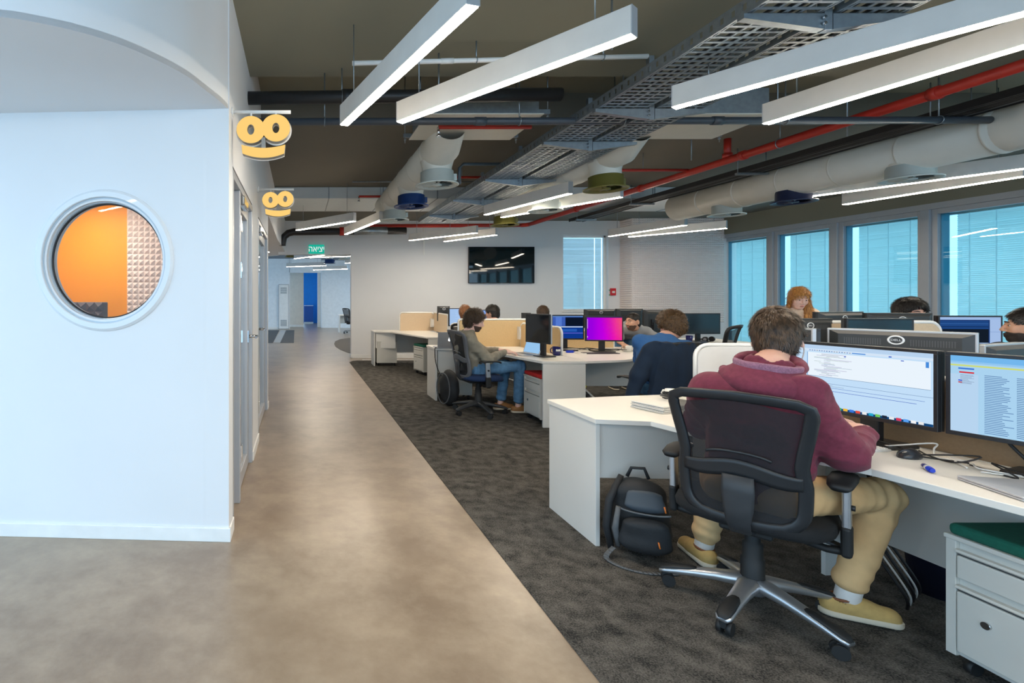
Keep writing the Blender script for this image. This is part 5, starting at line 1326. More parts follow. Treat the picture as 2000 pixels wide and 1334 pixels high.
def person(label, J, top, legs_m=None, hair=None, skin_m=None, res=0.006, cres=0.009, kind='plain', shoe=None, beard=None, face=True, short_sleeve=False, rs=3, collar=0.0, grp='office workers'):
    rs = np.random.RandomState(rs)
    J = {k: (np.asarray(v, dtype=np.float32) if not isinstance(v, dict) else v) for k, v in J.items()}
    Pv, C, N, H = J['pelvis'], J['chest'], J['neck'], J['head']
    R = J['R'] if 'R' in J else head_frame(J['hf'], float(J.get('pitch',0)), float(J.get('roll',0)))
    t = thing('person', label, 'person', (float(Pv[0]),float(Pv[1]),0.0), 0, grp)
    skin_m = skin_m or M_SKIN
    shR, shL = J['shR'], J['shL']
    ax = unit(shR-shL); az = unit(N-Pv); ay = unit(np.cross(az, ax)); ax = unit(np.cross(ay, az))
    hx = unit(J['hipR']-J['hipL'])
    waist = Pv*0.5+C*0.5
    hb = H+R@V3(0,-0.02,-0.07)
    # ---------- body
    body = [('ec', Pv, waist, (0.145,0.10), (0.125,0.09), ax, ay, az, 0.04), ('ec', waist, C, (0.125,0.09), (0.145,0.10), ax, ay, az, 0.04),
            ('ec', C, N, (0.145,0.10), (0.06,0.055), ax, ay, az, 0.05), ('rc', shL, shR, 0.045, 0.045, 0.05), ('rc', N, hb, 0.056, 0.053, 0.03)]
    for s_ in 'LR':
        body += [('rc', J['sh'+s_], J['el'+s_], 0.043, 0.036, 0.03), ('rc', J['el'+s_], J['wr'+s_], 0.036, 0.025, 0.015),
                 ('rc', J['hip'+s_], J['kn'+s_], 0.07, 0.05, 0.04), ('rc', J['kn'+s_], J['an'+s_], 0.05, 0.033, 0.02),
                 ('rc', J['an'+s_]+V3(0,0,-0.02), J['an'+s_]+unit(J['toe'+s_])*0.13+V3(0,0,-0.05), 0.034, 0.024, 0.02)]
        sd = 1 if s_ == 'R' else -1
        body += hand_prims(J['wr'+s_], J['hd'+s_], J['hu'+s_], sd, float(J.get('curl'+s_, 0.5)))
    def fb(p):
        d = eval_prims(p, body)
        q = (p-H)@R
        near = np.linalg.norm(q, axis=1) < 0.22
        if near.any():
            e = np.full(len(p), 1.0, np.float32); e[near] = head_sdf(q[near]); e[~near] = np.linalg.norm(q[~near],axis=1)-0.13
            d = smin(d, e.astype(np.float32), 0.018)
        else: d = np.minimum(d, np.linalg.norm(q,axis=1)-0.13)
        return d
    pts = np.stack([J[k] for k in J if k[:2] in ('sh','el','wr','hi','kn','an') or k in ('pelvis','head','neck')])
    lo, hi = pts.min(0)-0.22, pts.max(0)+0.22; lo[2] = max(lo[2], 0.0) if lo[2] < 0.2 else lo[2]; lo[2] = min(lo[2], 0.0)
    bo = sdf_obj(fb, lo, hi, res, 'body', skin_m, t)
    # ---------- eyes, brows, lips
    Hw = lambda x, y, z: tuple(map(float, H+R@V3(x,y,z)))
    RM = Matrix([[float(R[i][j]) for j in range(3)] for i in range(3)])
    if face:
        for s_ in (-1,1):
            e = wbuild(MB().ell(Hw(s_*0.031,0.0740,0.012),(0.0105,0.0110,0.0072),14,RM), 'eye', M_EYEW, t)
            ir = MB().ell(Hw(s_*0.031,0.0820,0.0115),(0.0062,0.0045,0.0062),10,RM).build('iris', M_IRIS, e)
            wbuild(MB().tube([Hw(s_*0.012,0.096,0.036),Hw(s_*0.03,0.094,0.042),Hw(s_*0.050,0.080,0.036)],[0.003,0.0042,0.002],6), 'eyebrow', (hair or {}).get('m', M_HDB), t)
        wbuild(MB().ell(Hw(0,0.0985,-0.0505),(0.021,0.0055,0.0042),12,RM).ell(Hw(0,0.0975,-0.0605),(0.018,0.0055,0.0048),12,RM), 'lips', M_LIP, t)
    # ---------- top
    o_ = 0.016 if kind in ('hoodie','jacket','knit') else 0.010
    tp = [('ec', Pv+az*(0.00 if not J.get('untuck') is None else 0.03), waist, (0.155+o_,0.115+o_), (0.148+o_,0.105+o_), ax, ay, az, 0.05), ('ec', waist, C, (0.148+o_,0.105+o_), (0.160+o_,0.112+o_), ax, ay, az, 0.05),
          ('ec', C, N-az*0.015, (0.160+o_,0.112+o_), (0.072+o_,0.062+o_), ax, ay, az, 0.06), ('rc', shL, shR, 0.055+o_, 0.055+o_, 0.06)]
    for s_ in 'LR':
        a, b, c = J['sh'+s_], J['el'+s_], J['wr'+s_]
        if short_sleeve: tp += [('rc', a, a+(b-a)*0.62, 0.053+o_, 0.056+o_, 0.04)]
        else: tp += [('rc', a, b, 0.050+o_, 0.044+o_, 0.045), ('rc', b, b+(c-b)*0.9, 0.044+o_, 0.029+o_*0.7, 0.03)]
    nk_c = N+az*0.03; amp = {'hoodie':0.0062,'jacket':0.005,'knit':0.004}.get(kind,0.003)
    arms = [(J['sh'+s_], J['el'+s_], J['wr'+s_]) for s_ in 'LR']
    def ft(p):
        d = eval_prims(p, tp)
        near = np.abs(d) < 0.06
        if near.any():
            pn = p[near]
            fold = wav(pn*np.array([1,1,0.55],np.float32), 34, 1)*amp*0.4+np.abs(wav(pn, 22, 3))*amp*0.6
            for sd_, fr in ((2,15.0),(7,24.0)):
                fold = fold-amp*1.5*(1-np.minimum(1,np.abs(wav(pn*np.array([1,1,0.7],np.float32), fr, sd_))*2.2))**2
            for a, b, c in arms:       # bunched folds round the elbow and cuff
                for (u, v, w0) in ((b, a, 0.13), (c, b, 0.12)):
                    dir_ = unit(v-u); s_ = (pn-u)@dir_; rad = np.linalg.norm(pn-u, axis=1)
                    wgt = np.exp(-(rad/w0)**2)
                    msk = np.clip(0.5+1.6*wav(pn, 21, 4), 0, 1)
                    fold = fold+wgt*msk*np.sin(s_*115+wav(pn,14,2)*5.0)*amp*0.75
            d = d.copy(); d[near] += fold.astype(np.float32)+0.003
        d = smax(d, -sd_rc(p, nk_c-az*0.05, nk_c+az*0.25, 0.052+collar, 0.075+collar), 0.012)
        return d
    tlo, thi = np.minimum(lo, pts.min(0)-0.25), hi
    zb = float(min(J['pelvis'][2]-0.16, pts[:,2].max()))
    tlo2 = np.array([tlo[0],tlo[1],min(zb, float(min(J['wrL'][2],J['wrR'][2]))-0.1)], np.float32)
    topn = {'hoodie':'sweatshirt','jacket':'jacket','knit':'sweater'}.get(kind,'shirt')
    sdf_obj(ft, tlo2, thi, cres, topn, top, t, smooth=1)
    if kind == 'hoodie':
        bk = -ay
        bowl_c = N+bk*0.075+az*0.005; bR = np.stack([ax, unit(ay*0.93+az*0.36), unit(az*0.93-ay*0.36)],1).astype(np.float32)
        arc = [N+ax*(math.sin(q)*0.098)-ay*(math.cos(q)*0.094-0.006)+az*(0.012-0.016*math.cos(q)) for q in np.linspace(-PI, PI, 21)]
        lowp = [N+ax*(math.sin(q)*0.150)-ay*(math.cos(q)*0.172-0.012)+az*(-0.018-0.060*math.cos(q)) for q in np.linspace(-1.25, 1.25, 11)]
        pr = [('rc', arc[i].astype(np.float32), arc[i+1].astype(np.float32), 0.021, 0.021, 0.02) for i in range(20)] + [('rc', lowp[i].astype(np.float32), lowp[i+1].astype(np.float32), 0.020+0.018*math.sin(PI*i/10), 0.020+0.018*math.sin(PI*(i+1)/10), 0.022) for i in range(10)]
        pr += [('el', (bowl_c-az*0.055-ay*0.01).astype(np.float32), (0.135,0.09,0.078), bR, 0.03)]
        def fh(p):
            d = eval_prims(p, pr)
            d = smax(d, -sd_el(p, (bowl_c+az*0.028+ay*0.02).astype(np.float32), (0.105,0.078,0.075), bR), 0.012)
            d = smax(d, -sd_rc(p, N-az*0.05, N+az*0.3, 0.062, 0.095), 0.01)
            return d+(wav(p,30,4)*0.0035+np.abs(wav(p*np.array([1,1,1.8],np.float32),20,6))*0.004).astype(np.float32)
        sdf_obj(fh, N-0.28, N+0.28, cres*0.8, 'hood', top, t)
        def fl(p):
            d = sd_el(p, (bowl_c+az*0.012+ay*0.012).astype(np.float32), (0.113,0.086,0.079), bR)
            d2 = sd_el(p, (bowl_c+az*0.034+ay*0.022).astype(np.float32), (0.104,0.078,0.076), bR)
            d = smax(d, -d2, 0.006); d = smax(d, -sd_rc(p, N-az*0.05, N+az*0.3, 0.058, 0.088), 0.01)
            return smax(d, ((p-N)@az-0.026), 0.01)+wav(p,40,2).astype(np.float32)*0.003
        sdf_obj(fl, N-0.2, N+0.2, cres*0.7, 'hood_lining', M_LINING, t)
        for s_ in 'LR':
            c, b = J['wr'+s_], J['el'+s_]; dd = unit(c-b)
            def fc(p, c=c, dd=dd):
                return np.maximum(sd_rc(p, c-dd*0.055, c+dd*0.005, 0.039, 0.034), -sd_rc(p, c-dd*0.1, c+dd*0.05, 0.031, 0.0285))+np.sin(((p-c)@dd)*500).astype(np.float32)*0.0006
            sdf_obj(fc, c-0.12, c+0.12, 0.005, 'cuff', top, t)
    # ---------- trousers
    if legs_m is not None:
        tr = [('ec', Pv-az*0.02, Pv+az*0.07, (0.158,0.118), (0.150,0.112), ax, ay, az, 0.04)]
        for s_ in 'LR':
            tr += [('rc', J['hip'+s_], J['kn'+s_], 0.088, 0.068, 0.05), ('rc', J['kn'+s_], J['an'+s_]+(J['kn'+s_]-J['an'+s_])*0.16, 0.068, 0.062, 0.02)]
        def fp_(p):
            d = eval_prims(p, tr)
            near = np.abs(d) < 0.05
            if near.any():
                pn = p[near]; fo = wav(pn, 26, 5)*0.006+np.abs(wav(pn,17,7))*0.009
                for s_ in 'LR':
                    for jn, w0 in (('kn',0.13),('an',0.13),('hip',0.14)):
                        rad = np.linalg.norm(pn-J[jn+s_],axis=1); dr = unit(J['an'+s_]-J['kn'+s_]) if jn == 'an' else unit(J['kn'+s_]-J['hip'+s_])
                        fo = fo+np.exp(-(rad/w0)**2)*np.sin(((pn-J[jn+s_])@dr)*110+wav(pn,15,1)*3.5)*0.0055
                d = d.copy(); d[near] += fo.astype(np.float32)
            return d
        sdf_obj(fp_, lo, np.array([hi[0],hi[1],float(Pv[2])+0.22],np.float32), cres, 'trousers', legs_m, t)
    # ---------- socks and shoes
    if shoe is not None:
        for s_ in 'LR':
            a = J['an'+s_]; td = unit(J['toe'+s_]*V3(1,1,0)); sdv = np.cross(td, V3(0,0,1)); ground = float(J.get('ground'+s_, a[2]-0.085))
            if shoe.get('sock') is not None:
                def fs_(p, a=a): return sd_rc(p, a+V3(0,0,-0.04), a+(J['kn'+s_]-a)*0.26, 0.042, 0.044)+np.sin(p[:,2]*420).astype(np.float32)*0.0008
                sdf_obj(fs_, a-0.13, a+0.2, 0.006, 'sock', shoe['sock'], t)
            SR = np.stack([sdv,td,V3(0,0,1)],1).astype(np.float32); o0 = V3(a[0],a[1],ground)
            def fu(p):
                q = (p-o0)@SR
                d = sd_rc(q, V3(0,-0.045,0.045), V3(0.005,0.135,0.032), 0.043, 0.040)
                d = smin(d, sd_rc(q, V3(0,0.0,0.065), V3(0,0.06,0.05), 0.042, 0.036), 0.03)
                d = smax(d, 0.018-q[:,2], 0.006)
                return smax(d, -sd_rc(q, V3(0,-0.012,0.075), V3(0,-0.012,0.2), 0.038, 0.05), 0.006)
            so = sdf_obj(fu, o0-V3(0.22,0.22,0.01), o0+V3(0.22,0.22,0.16), 0.006, 'shoe', shoe['m'], t)
            if shoe.get('laces') is not None:
                W = lambda x, y, z: tuple(map(float, o0+SR@V3(x,y,z)))
                wbuild(MB().tube([W(0.039*math.cos(q),-0.012+0.042*math.sin(q),0.083+0.006*math.sin(q)) for q in [2*PI*i/20 for i in range(20)]],0.006,6,closed=True), 'shoe_lining', shoe['laces'], t)
                for k in range(3): wbuild(MB().tube([W(-0.026,0.045+0.02*k,0.083-0.006*k),W(0,0.047+0.02*k,0.091-0.007*k),W(0.026,0.045+0.02*k,0.083-0.006*k)],0.003,6), 'lace', shoe['m'], t)
            def fsol(p):
                q = (p-o0)@SR
                d = sd_rc(q*np.array([1,1,0],np.float32), V3(0,-0.045,0), V3(0.006,0.138,0), 0.046, 0.043)
                return smax(smax(d, q[:,2]-0.028, 0.004), 0.002-q[:,2], 0.004)
            w_ = sdf_obj(fsol, o0-V3(0.22,0.22,0.01), o0+V3(0.22,0.22,0.06), 0.006, 'shoe_sole', M_SOLE, t)
    # ---------- hair
    if hair:
        th = hair.get('t', 0.014); ts = hair.get('ts', th*0.6); cut = hair.get('cut', 0.024); nz = hair.get('noise', 0.004); nf = hair.get('nf', 60)
        extra = hair.get('extra', [])
        ex = []
        for q in extra: ex.append(('rc', (H+R@V3(*q[0])).astype(np.float32), (H+R@V3(*q[1])).astype(np.float32), q[2], q[3], 0.03))
        nape = hair.get('nape', -0.082)
        def fhair(p):
            q = (p-H)@R
            d = sd_el(q, V3(0,-0.014,0.030+th*0.3), (0.077+ts, 0.097+th*0.8, 0.090+th))
            d = smin(d, sd_el(q, V3(0,-0.045,-0.035), (0.060+ts*0.6, 0.060+th*0.4, 0.060)), 0.03)
            d = smax(d, q[:,1]*0.80-q[:,2]*0.60-cut, 0.012)
            d = smax(d, nape-q[:,2], 0.012)
            for s_ in (-1,1): d = smax(d, -sd_el(q, V3(s_*0.084,0.004,-0.010), (0.020,0.026,0.038)), 0.008) if not hair.get('cover') else d
            if ex: d = smin(d, eval_prims(p, ex), 0.02)
            return d+(wav(q*np.array([1,0.8,0.6],np.float32), nf, 2)*nz+np.abs(wav(q,nf*1.7,5))*nz*0.7).astype(np.float32)
        hl, hh = H-0.2, H+0.2
        for q in ex: hl = np.minimum(hl, np.minimum(q[1],q[2])-0.08); hh = np.maximum(hh, np.maximum(q[1],q[2])+0.08)
        ho = sdf_obj(fhair, hl, hh, hair.get('res', 0.005), 'hair', hair['m'], t, smooth=0)
        n_t = hair.get('tufts', 2500)
        if n_t:
            me = ho.data; nv = len(me.vertices); V = np.empty(nv*3,np.float32); me.vertices.foreach_get('co', V); V = V.reshape(-1,3)
            Nn = np.empty(nv*3,np.float32); me.vertex_normals.foreach_get('vector', Nn); Nn = Nn.reshape(-1,3)
            q = (V-H)@R; out_ = np.linalg.norm(q-np.array([0,-0.012,0.025],np.float32),axis=1) > 0.082
            crown = H+R@V3(*hair.get('crown',(0,-0.06,0.11)))
            fwd = R@V3(*hair.get('comb',(0,0.3,-0.4)))
            def flow(p, n_):
                v = p-crown; v /= np.maximum(np.linalg.norm(v,axis=1),1e-5)[:,None]
                return (v+fwd).astype(np.float32)
            tf = tufts(V[out_], Nn[out_], 'hair_strands', hair['m'], t, n_t, hair.get('len',0.03), hair.get('w',0.0022), flow, hair.get('jit',0.35), hair.get('lift',0.25), rs, 3, hair.get('curl',0.0))
    if beard:
        def fbd(p):
            q = (p-H)@R
            d = head_sdf(q)-beard.get('t',0.005)
            reg = sd_el(q, V3(0,0.045,-0.075), (0.085,0.085,0.050))
            d = smax(d, reg, 0.01)
            d = smax(d, -sd_el(q, V3(0,0.11,-0.0555), (0.018,0.03,0.006)), 0.004)
            d = smax(d, -sd_el(q, V3(0,0.10,-0.014), (0.030,0.04,0.019)), 0.006)
            return d+(wav(q,140,3)*0.0012).astype(np.float32)
        sdf_obj(fbd, H-0.18, H+0.18, 0.0045, 'beard', beard['m'], t, smooth=0)
    return t
def arm_defaults(J, hd=None):
    for s_ in 'LR':
        J.setdefault('hd'+s_, unit(np.asarray(J['wr'+s_])-np.asarray(J['el'+s_])))
        J.setdefault('hu'+s_, (0,0,1))
    return J
def seated_legs(J, f, spread=0.10, knee=0.44, foot=0.04, z=0.56):
    f = unit((f[0],f[1],0)); r = np.cross(f, V3(0,0,1)); P_ = np.asarray(J['pelvis'], np.float32)
    for s_, sg in (('R',1),('L',-1)):
        J.setdefault('hip'+s_, P_+r*0.09*sg); h = np.asarray(J['hip'+s_])
        J.setdefault('kn'+s_, h+f*knee+r*sg*spread*0.5+V3(0,0,z-h[2])); k = np.asarray(J['kn'+s_])
        J.setdefault('an'+s_, V3(k[0]+f[0]*foot,k[1]+f[1]*foot,0.092)); J.setdefault('toe'+s_, f)
    return J

# --- the man in the maroon hooded sweatshirt
J = dict(pelvis=(2.02,2.24,0.585), chest=(2.005,2.20,0.92), neck=(2.045,2.195,1.125), head=(2.165,2.285,1.235), hf=(0.76,0.65,0), pitch=0.30, roll=0.05,
         shR=(2.055,2.06,1.035), shL=(1.86,2.285,1.01), elR=(2.205,2.03,0.79), elL=(1.99,2.50,0.80), wrR=(2.43,2.165,0.84), wrL=(2.44,2.43,0.83),
         hdR=(0.12,0.19,0.02), huR=(-0.25,-0.25,0.9), hdL=(0.16,-0.05,0.02), huL=(0,0.1,1), curlR=0.5, curlL=0.45,
         hipR=(2.04,2.14,0.585), hipL=(1.925,2.28,0.585), knR=(2.50,2.165,0.575), knL=(2.22,2.64,0.575), anR=(2.42,2.235,0.10), anL=(2.16,2.70,0.095), toeR=(0.9,-0.42,0), toeL=(0.1,1,0), groundR=0.012)
person('man in a maroon hooded sweatshirt and khaki trousers typing at two screens', J, M_MAROON, M_KHAKI,
       dict(m=M_HDB, t=0.020, ts=0.010, cut=0.020, noise=0.004, nf=70, tufts=16000, len=0.034, w=0.0011, jit=0.28, lift=0.16, crown=(0.0,-0.055,0.125), comb=(0.25,0.25,-0.25), nape=-0.072, res=0.004), M_SKIN, 0.005, 0.007, 'hoodie',
       dict(m=M_SHOE, sock=M_SOCK, laces=mat('brown_leather_lining', S(120,70,40), 0.6)), face=True, rs=1)
# --- the curly haired man in profile
J = arm_defaults(seated_legs(dict(pelvis=(2.16,6.2,0.575), chest=(2.06,6.2,0.84), neck=(2.075,6.2,1.0), head=(2.155,6.2,1.135), hf=(0.95,-0.25,0), pitch=0.30,
         shR=(2.03,6.03,0.93), shL=(2.05,6.37,0.935), elR=(2.235,5.965,0.70), elL=(2.33,6.42,0.74), wrR=(2.47,6.06,0.775), wrL=(2.50,6.32,0.775), hdR=(1,0.12,-0.05), hdL=(1,-0.15,-0.05), curlR=0.7, curlL=0.7,
         knR=(2.66,6.08,0.60), anR=(2.70,6.22,0.095), knL=(2.6,6.36,0.58), anL=(2.55,6.4,0.095)), (1,0,0)))
person('curly haired man in an olive jacket and jeans, seen in profile at a laptop', J, M_OLJACK, M_JEANS,
       dict(m=M_HDB, t=0.024, ts=0.020, cut=0.012, noise=0.012, nf=62, tufts=6000, len=0.040, w=0.0020, jit=0.9, lift=0.42, curl=0.35, nape=-0.095), M_SKIN3, 0.006, 0.008, 'jacket',
       dict(m=mat('brown_leather_shoe', S(150,104,60), 0.6)), beard=dict(m=mat('dark_short_beard', S(74,56,46), 0.8, var=0.2, vscale=120), t=0.0022), rs=2)
# --- the man in the blue shirt seen from behind
J = arm_defaults(seated_legs(dict(pelvis=(3.42,4.80,0.575), chest=(3.46,4.84,0.86), neck=(3.56,4.90,1.045), head=(3.655,4.95,1.145), hf=(-0.25,0.97,0), pitch=0.25, roll=0.10,
         shR=(3.70,4.82,0.95), shL=(3.33,4.92,1.0), elR=(3.86,5.02,0.75), elL=(3.48,5.16,0.80), wrR=(3.80,5.28,0.785), wrL=(3.66,5.38,0.785)), (0.5,0.87,0)))
person('brown haired man in a blue shirt seen from behind', J, M_BLUET, M_JEANS,
       dict(m=M_HBR, t=0.030, ts=0.024, cut=0.026, noise=0.007, nf=70, tufts=4500, len=0.035, w=0.0024, jit=1.0, lift=0.4, curl=0.2, nape=-0.085), M_SKIN, 0.007, 0.008, 'plain', dict(m=M_BLACK), rs=3, face=True)
# --- the man leaning in
J = arm_defaults(dict(pelvis=(5.0,7.82,0.90), chest=(4.92,7.5,0.95), neck=(4.855,7.32,1.0), head=(4.745,7.17,1.085), hf=(-0.97,-0.25,0), pitch=0.10, roll=-0.06,
         shR=(4.70,7.42,0.955), shL=(5.04,7.32,0.94), elR=(4.60,7.24,0.80), elL=(5.12,7.10,0.80), wrR=(4.52,7.02,0.775), wrL=(4.92,6.93,0.775),
         hipR=(4.91,7.85,0.9), hipL=(5.09,7.80,0.9), knR=(4.9,7.8,0.5), knL=(5.1,7.78,0.5), anR=(4.9,7.88,0.095), anL=(5.1,7.86,0.095), toeR=(-0.2,-1,0), toeL=(-0.1,-1,0)))
person('bearded man in a grey T-shirt leaning in beside the purple screen', J, M_GREYT, M_JEANS,
       dict(m=M_HBK, t=0.010, ts=0.004, cut=0.016, noise=0.002, tufts=2500, len=0.018, w=0.002, lift=0.15), M_SKIN2, 0.006, 0.009, 'plain', dict(m=M_BLACK), beard=dict(m=mat('stubble', S(84,62,50), 0.8, var=0.2, vscale=120), t=0.0016), short_sleeve=True, rs=4)
# --- the standing woman
J = arm_defaults(dict(pelvis=(5.9,6.12,0.92), chest=(5.89,6.06,1.12), neck=(5.88,5.99,1.285), head=(5.865,5.92,1.415), hf=(-0.32,-0.95,0), pitch=0.34, roll=0.06,
         shR=(5.705,6.06,1.225), shL=(6.055,5.95,1.225), elR=(5.65,5.93,0.98), elL=(6.10,5.82,0.98), wrR=(5.77,5.72,0.90), wrL=(5.95,5.68,0.90),
         hipR=(5.82,6.14,0.9), hipL=(5.98,6.09,0.9), knR=(5.81,6.12,0.49), knL=(5.99,6.07,0.49), anR=(5.81,6.16,0.095), anL=(5.99,6.12,0.095), toeR=(-0.2,-1,0), toeL=(-0.2,-1,0)))
person('standing woman with long wavy ginger hair and a cream sweater looking down', J, M_CREAM, M_JEANS,
       dict(m=M_HGI, t=0.018, ts=0.012, cut=0.020, noise=0.006, nf=55, tufts=3500, len=0.06, w=0.0026, jit=0.4, lift=0.12, curl=0.1, nape=-0.12, cover=True,
            extra=[((0.072,0.0,0.0),(0.076,0.0,-0.09),0.022,0.018),((-0.075,0.0,0.0),(-0.095,0.01,-0.10),0.030,0.040),((-0.095,0.01,-0.10),(-0.115,0.06,-0.20),0.040,0.046),((-0.115,0.06,-0.20),(-0.095,0.10,-0.36),0.046,0.030),((0,-0.08,-0.02),(-0.02,-0.09,-0.16),0.055,0.05)]), M_SKIN3, 0.006, 0.009, 'knit', dict(m=M_BLACK), rs=5)
# --- the bearded man at the right edge
J = arm_defaults(seated_legs(dict(pelvis=(5.42,3.62,0.575), chest=(5.35,3.62,0.88), neck=(5.26,3.62,1.09), head=(5.235,3.62,1.215), hf=(-0.62,0.78,0), pitch=0.05,
         shR=(5.28,3.80,1.02), shL=(5.28,3.44,1.02), elR=(5.15,3.86,0.78), elL=(5.15,3.40,0.78), wrR=(4.95,3.78,0.775), wrL=(4.95,3.5,0.775)), (-1,0,0)))
person('man with black hair and a full beard facing left at the right frame edge', J, mat('charcoal_shirt', S(60,62,68), 0.9), M_JEANS,
       dict(m=M_HBK, t=0.016, ts=0.006, cut=0.018, noise=0.004, tufts=3000, len=0.028, w=0.002, lift=0.3), M_SKIN2, 0.006, 0.010, 'plain', dict(m=M_BLACK), beard=dict(m=mat('black_full_beard', S(44,36,32), 0.8, var=0.25, vscale=120), t=0.0075), rs=6)
# --- people of whom little more than the hair shows
def backperson(label, hp, f, top, hair, rs, skin_m=None, zoff=0.0, turn=None):
    f = unit((f[0],f[1],0)); r = np.cross(f, V3(0,0,1)); b = V3(hp[0],hp[1],0)-f*0.10
    z = hp[2]-0.135
    J = dict(pelvis=b-f*0.10+V3(0,0,0.575), chest=b-f*0.05+V3(0,0,z-0.22), neck=b+V3(0,0,z), head=V3(*hp), hf=turn or tuple(map(float,f)), pitch=0.15,
             shR=b+r*0.165+V3(0,0,z-0.08), shL=b-r*0.165+V3(0,0,z-0.08), elR=b+r*0.195+f*0.14+V3(0,0,0.80), elL=b-r*0.195+f*0.14+V3(0,0,0.80), wrR=b+r*0.10+f*0.36+V3(0,0,0.775), wrL=b-r*0.10+f*0.36+V3(0,0,0.775))
    return person(label, arm_defaults(seated_legs(J, f)), top, M_JEANS, hair, skin_m, 0.008, 0.013, 'plain', dict(m=M_BLACK), rs=rs)
backperson('dark haired person hidden behind a monitor back, only hair showing', (XA(1778,4.72),4.72,1.275), (-0.15,-1,0), M_GREYT, dict(m=M_HBK, t=0.030, ts=0.028, cut=0.026, noise=0.005, tufts=2500, len=0.03, w=0.0024, lift=0.3), 7)
backperson('red haired person with a tied back head of hair before a blue screen', (XA(908,8.35),8.35,1.165), (0.25,1,0), mat('white_shirt', S(222,220,216), 0.9), dict(m=M_HAU, t=0.022, ts=0.016, cut=0.03, noise=0.006, tufts=2000, len=0.04, w=0.003, nape=-0.12, cover=True, extra=[((0,-0.09,-0.02),(0,-0.11,-0.14),0.045,0.03)]), 8)
backperson('dark haired man turned to the red haired person at the far desk', (XA(961,8.35),8.35,1.17), (-0.1,1,0), M_OLJACK, dict(m=M_HBK, t=0.022, ts=0.016, cut=0.022, noise=0.005, tufts=2000, len=0.03, w=0.003, lift=0.3), 9, turn=(-0.75,0.65,0))
backperson('dark brown head of hair showing above the switched-off screen', (XA(1060,8.5),8.5,1.155), (0.0,1,0), M_GREYT, dict(m=M_HDB, t=0.020, ts=0.014, cut=0.03, noise=0.004, tufts=1800, len=0.03, w=0.003, nape=-0.1), 10)

# --- navy jacket hung over the chair of the blue shirt man
jt = thing('navy_jacket', 'navy jacket hung over the back of the blue shirt man\'s chair', 'jacket', (3.40,4.62,0.6))
ca = math.radians(96); cf = V3(math.cos(ca),math.sin(ca),0); cr = np.cross(cf, V3(0,0,1)); cb = V3(3.38,4.76,0)
Tj = lambda x, y, z: (cb+cr*x+cf*y+V3(0,0,z)).astype(np.float32)
SRj = np.stack([cr,cf,V3(0,0,1)],1).astype(np.float32)
def fj(p):
    q = (p-cb)@SRj
    zz = q[:,2]; yb = -0.235-0.15*(zz-0.5)+0.75*q[:,0]**2
    hw_ = 0.235+0.035*np.clip((0.95-zz)/0.5,0,1)
    d = np.maximum(np.maximum(np.abs(q[:,1]-yb+0.012)-0.030, np.abs(q[:,0])-hw_), np.maximum(zz-1.035, 0.40-zz))
    d = smin(d, sd_rc(p, Tj(-0.23,-0.21,0.96), Tj(0.23,-0.21,0.96), 0.062, 0.062), 0.06)
    for s_ in (-1,1):
        d = smin(d, sd_rc(p, Tj(s_*0.24,-0.20,0.95), Tj(s_*0.335,-0.16,0.72), 0.070, 0.062), 0.05)
        d = smin(d, sd_rc(p, Tj(s_*0.335,-0.16,0.72), Tj(s_*0.385,-0.12,0.47), 0.062, 0.05), 0.04)
    return (d+wav(q*np.array([1.6,1,0.35],np.float32),26,3)*0.010+np.abs(wav(q*np.array([1.8,1,0.4],np.float32),17,6))*0.009).astype(np.float32)
sdf_obj(fj, Tj(0,-0.15,0.7)-V3(0.5,0.5,0.45), Tj(0,-0.15,0.7)+V3(0.5,0.5,0.45), 0.008, 'jacket_body', M_NAVYJ, jt)

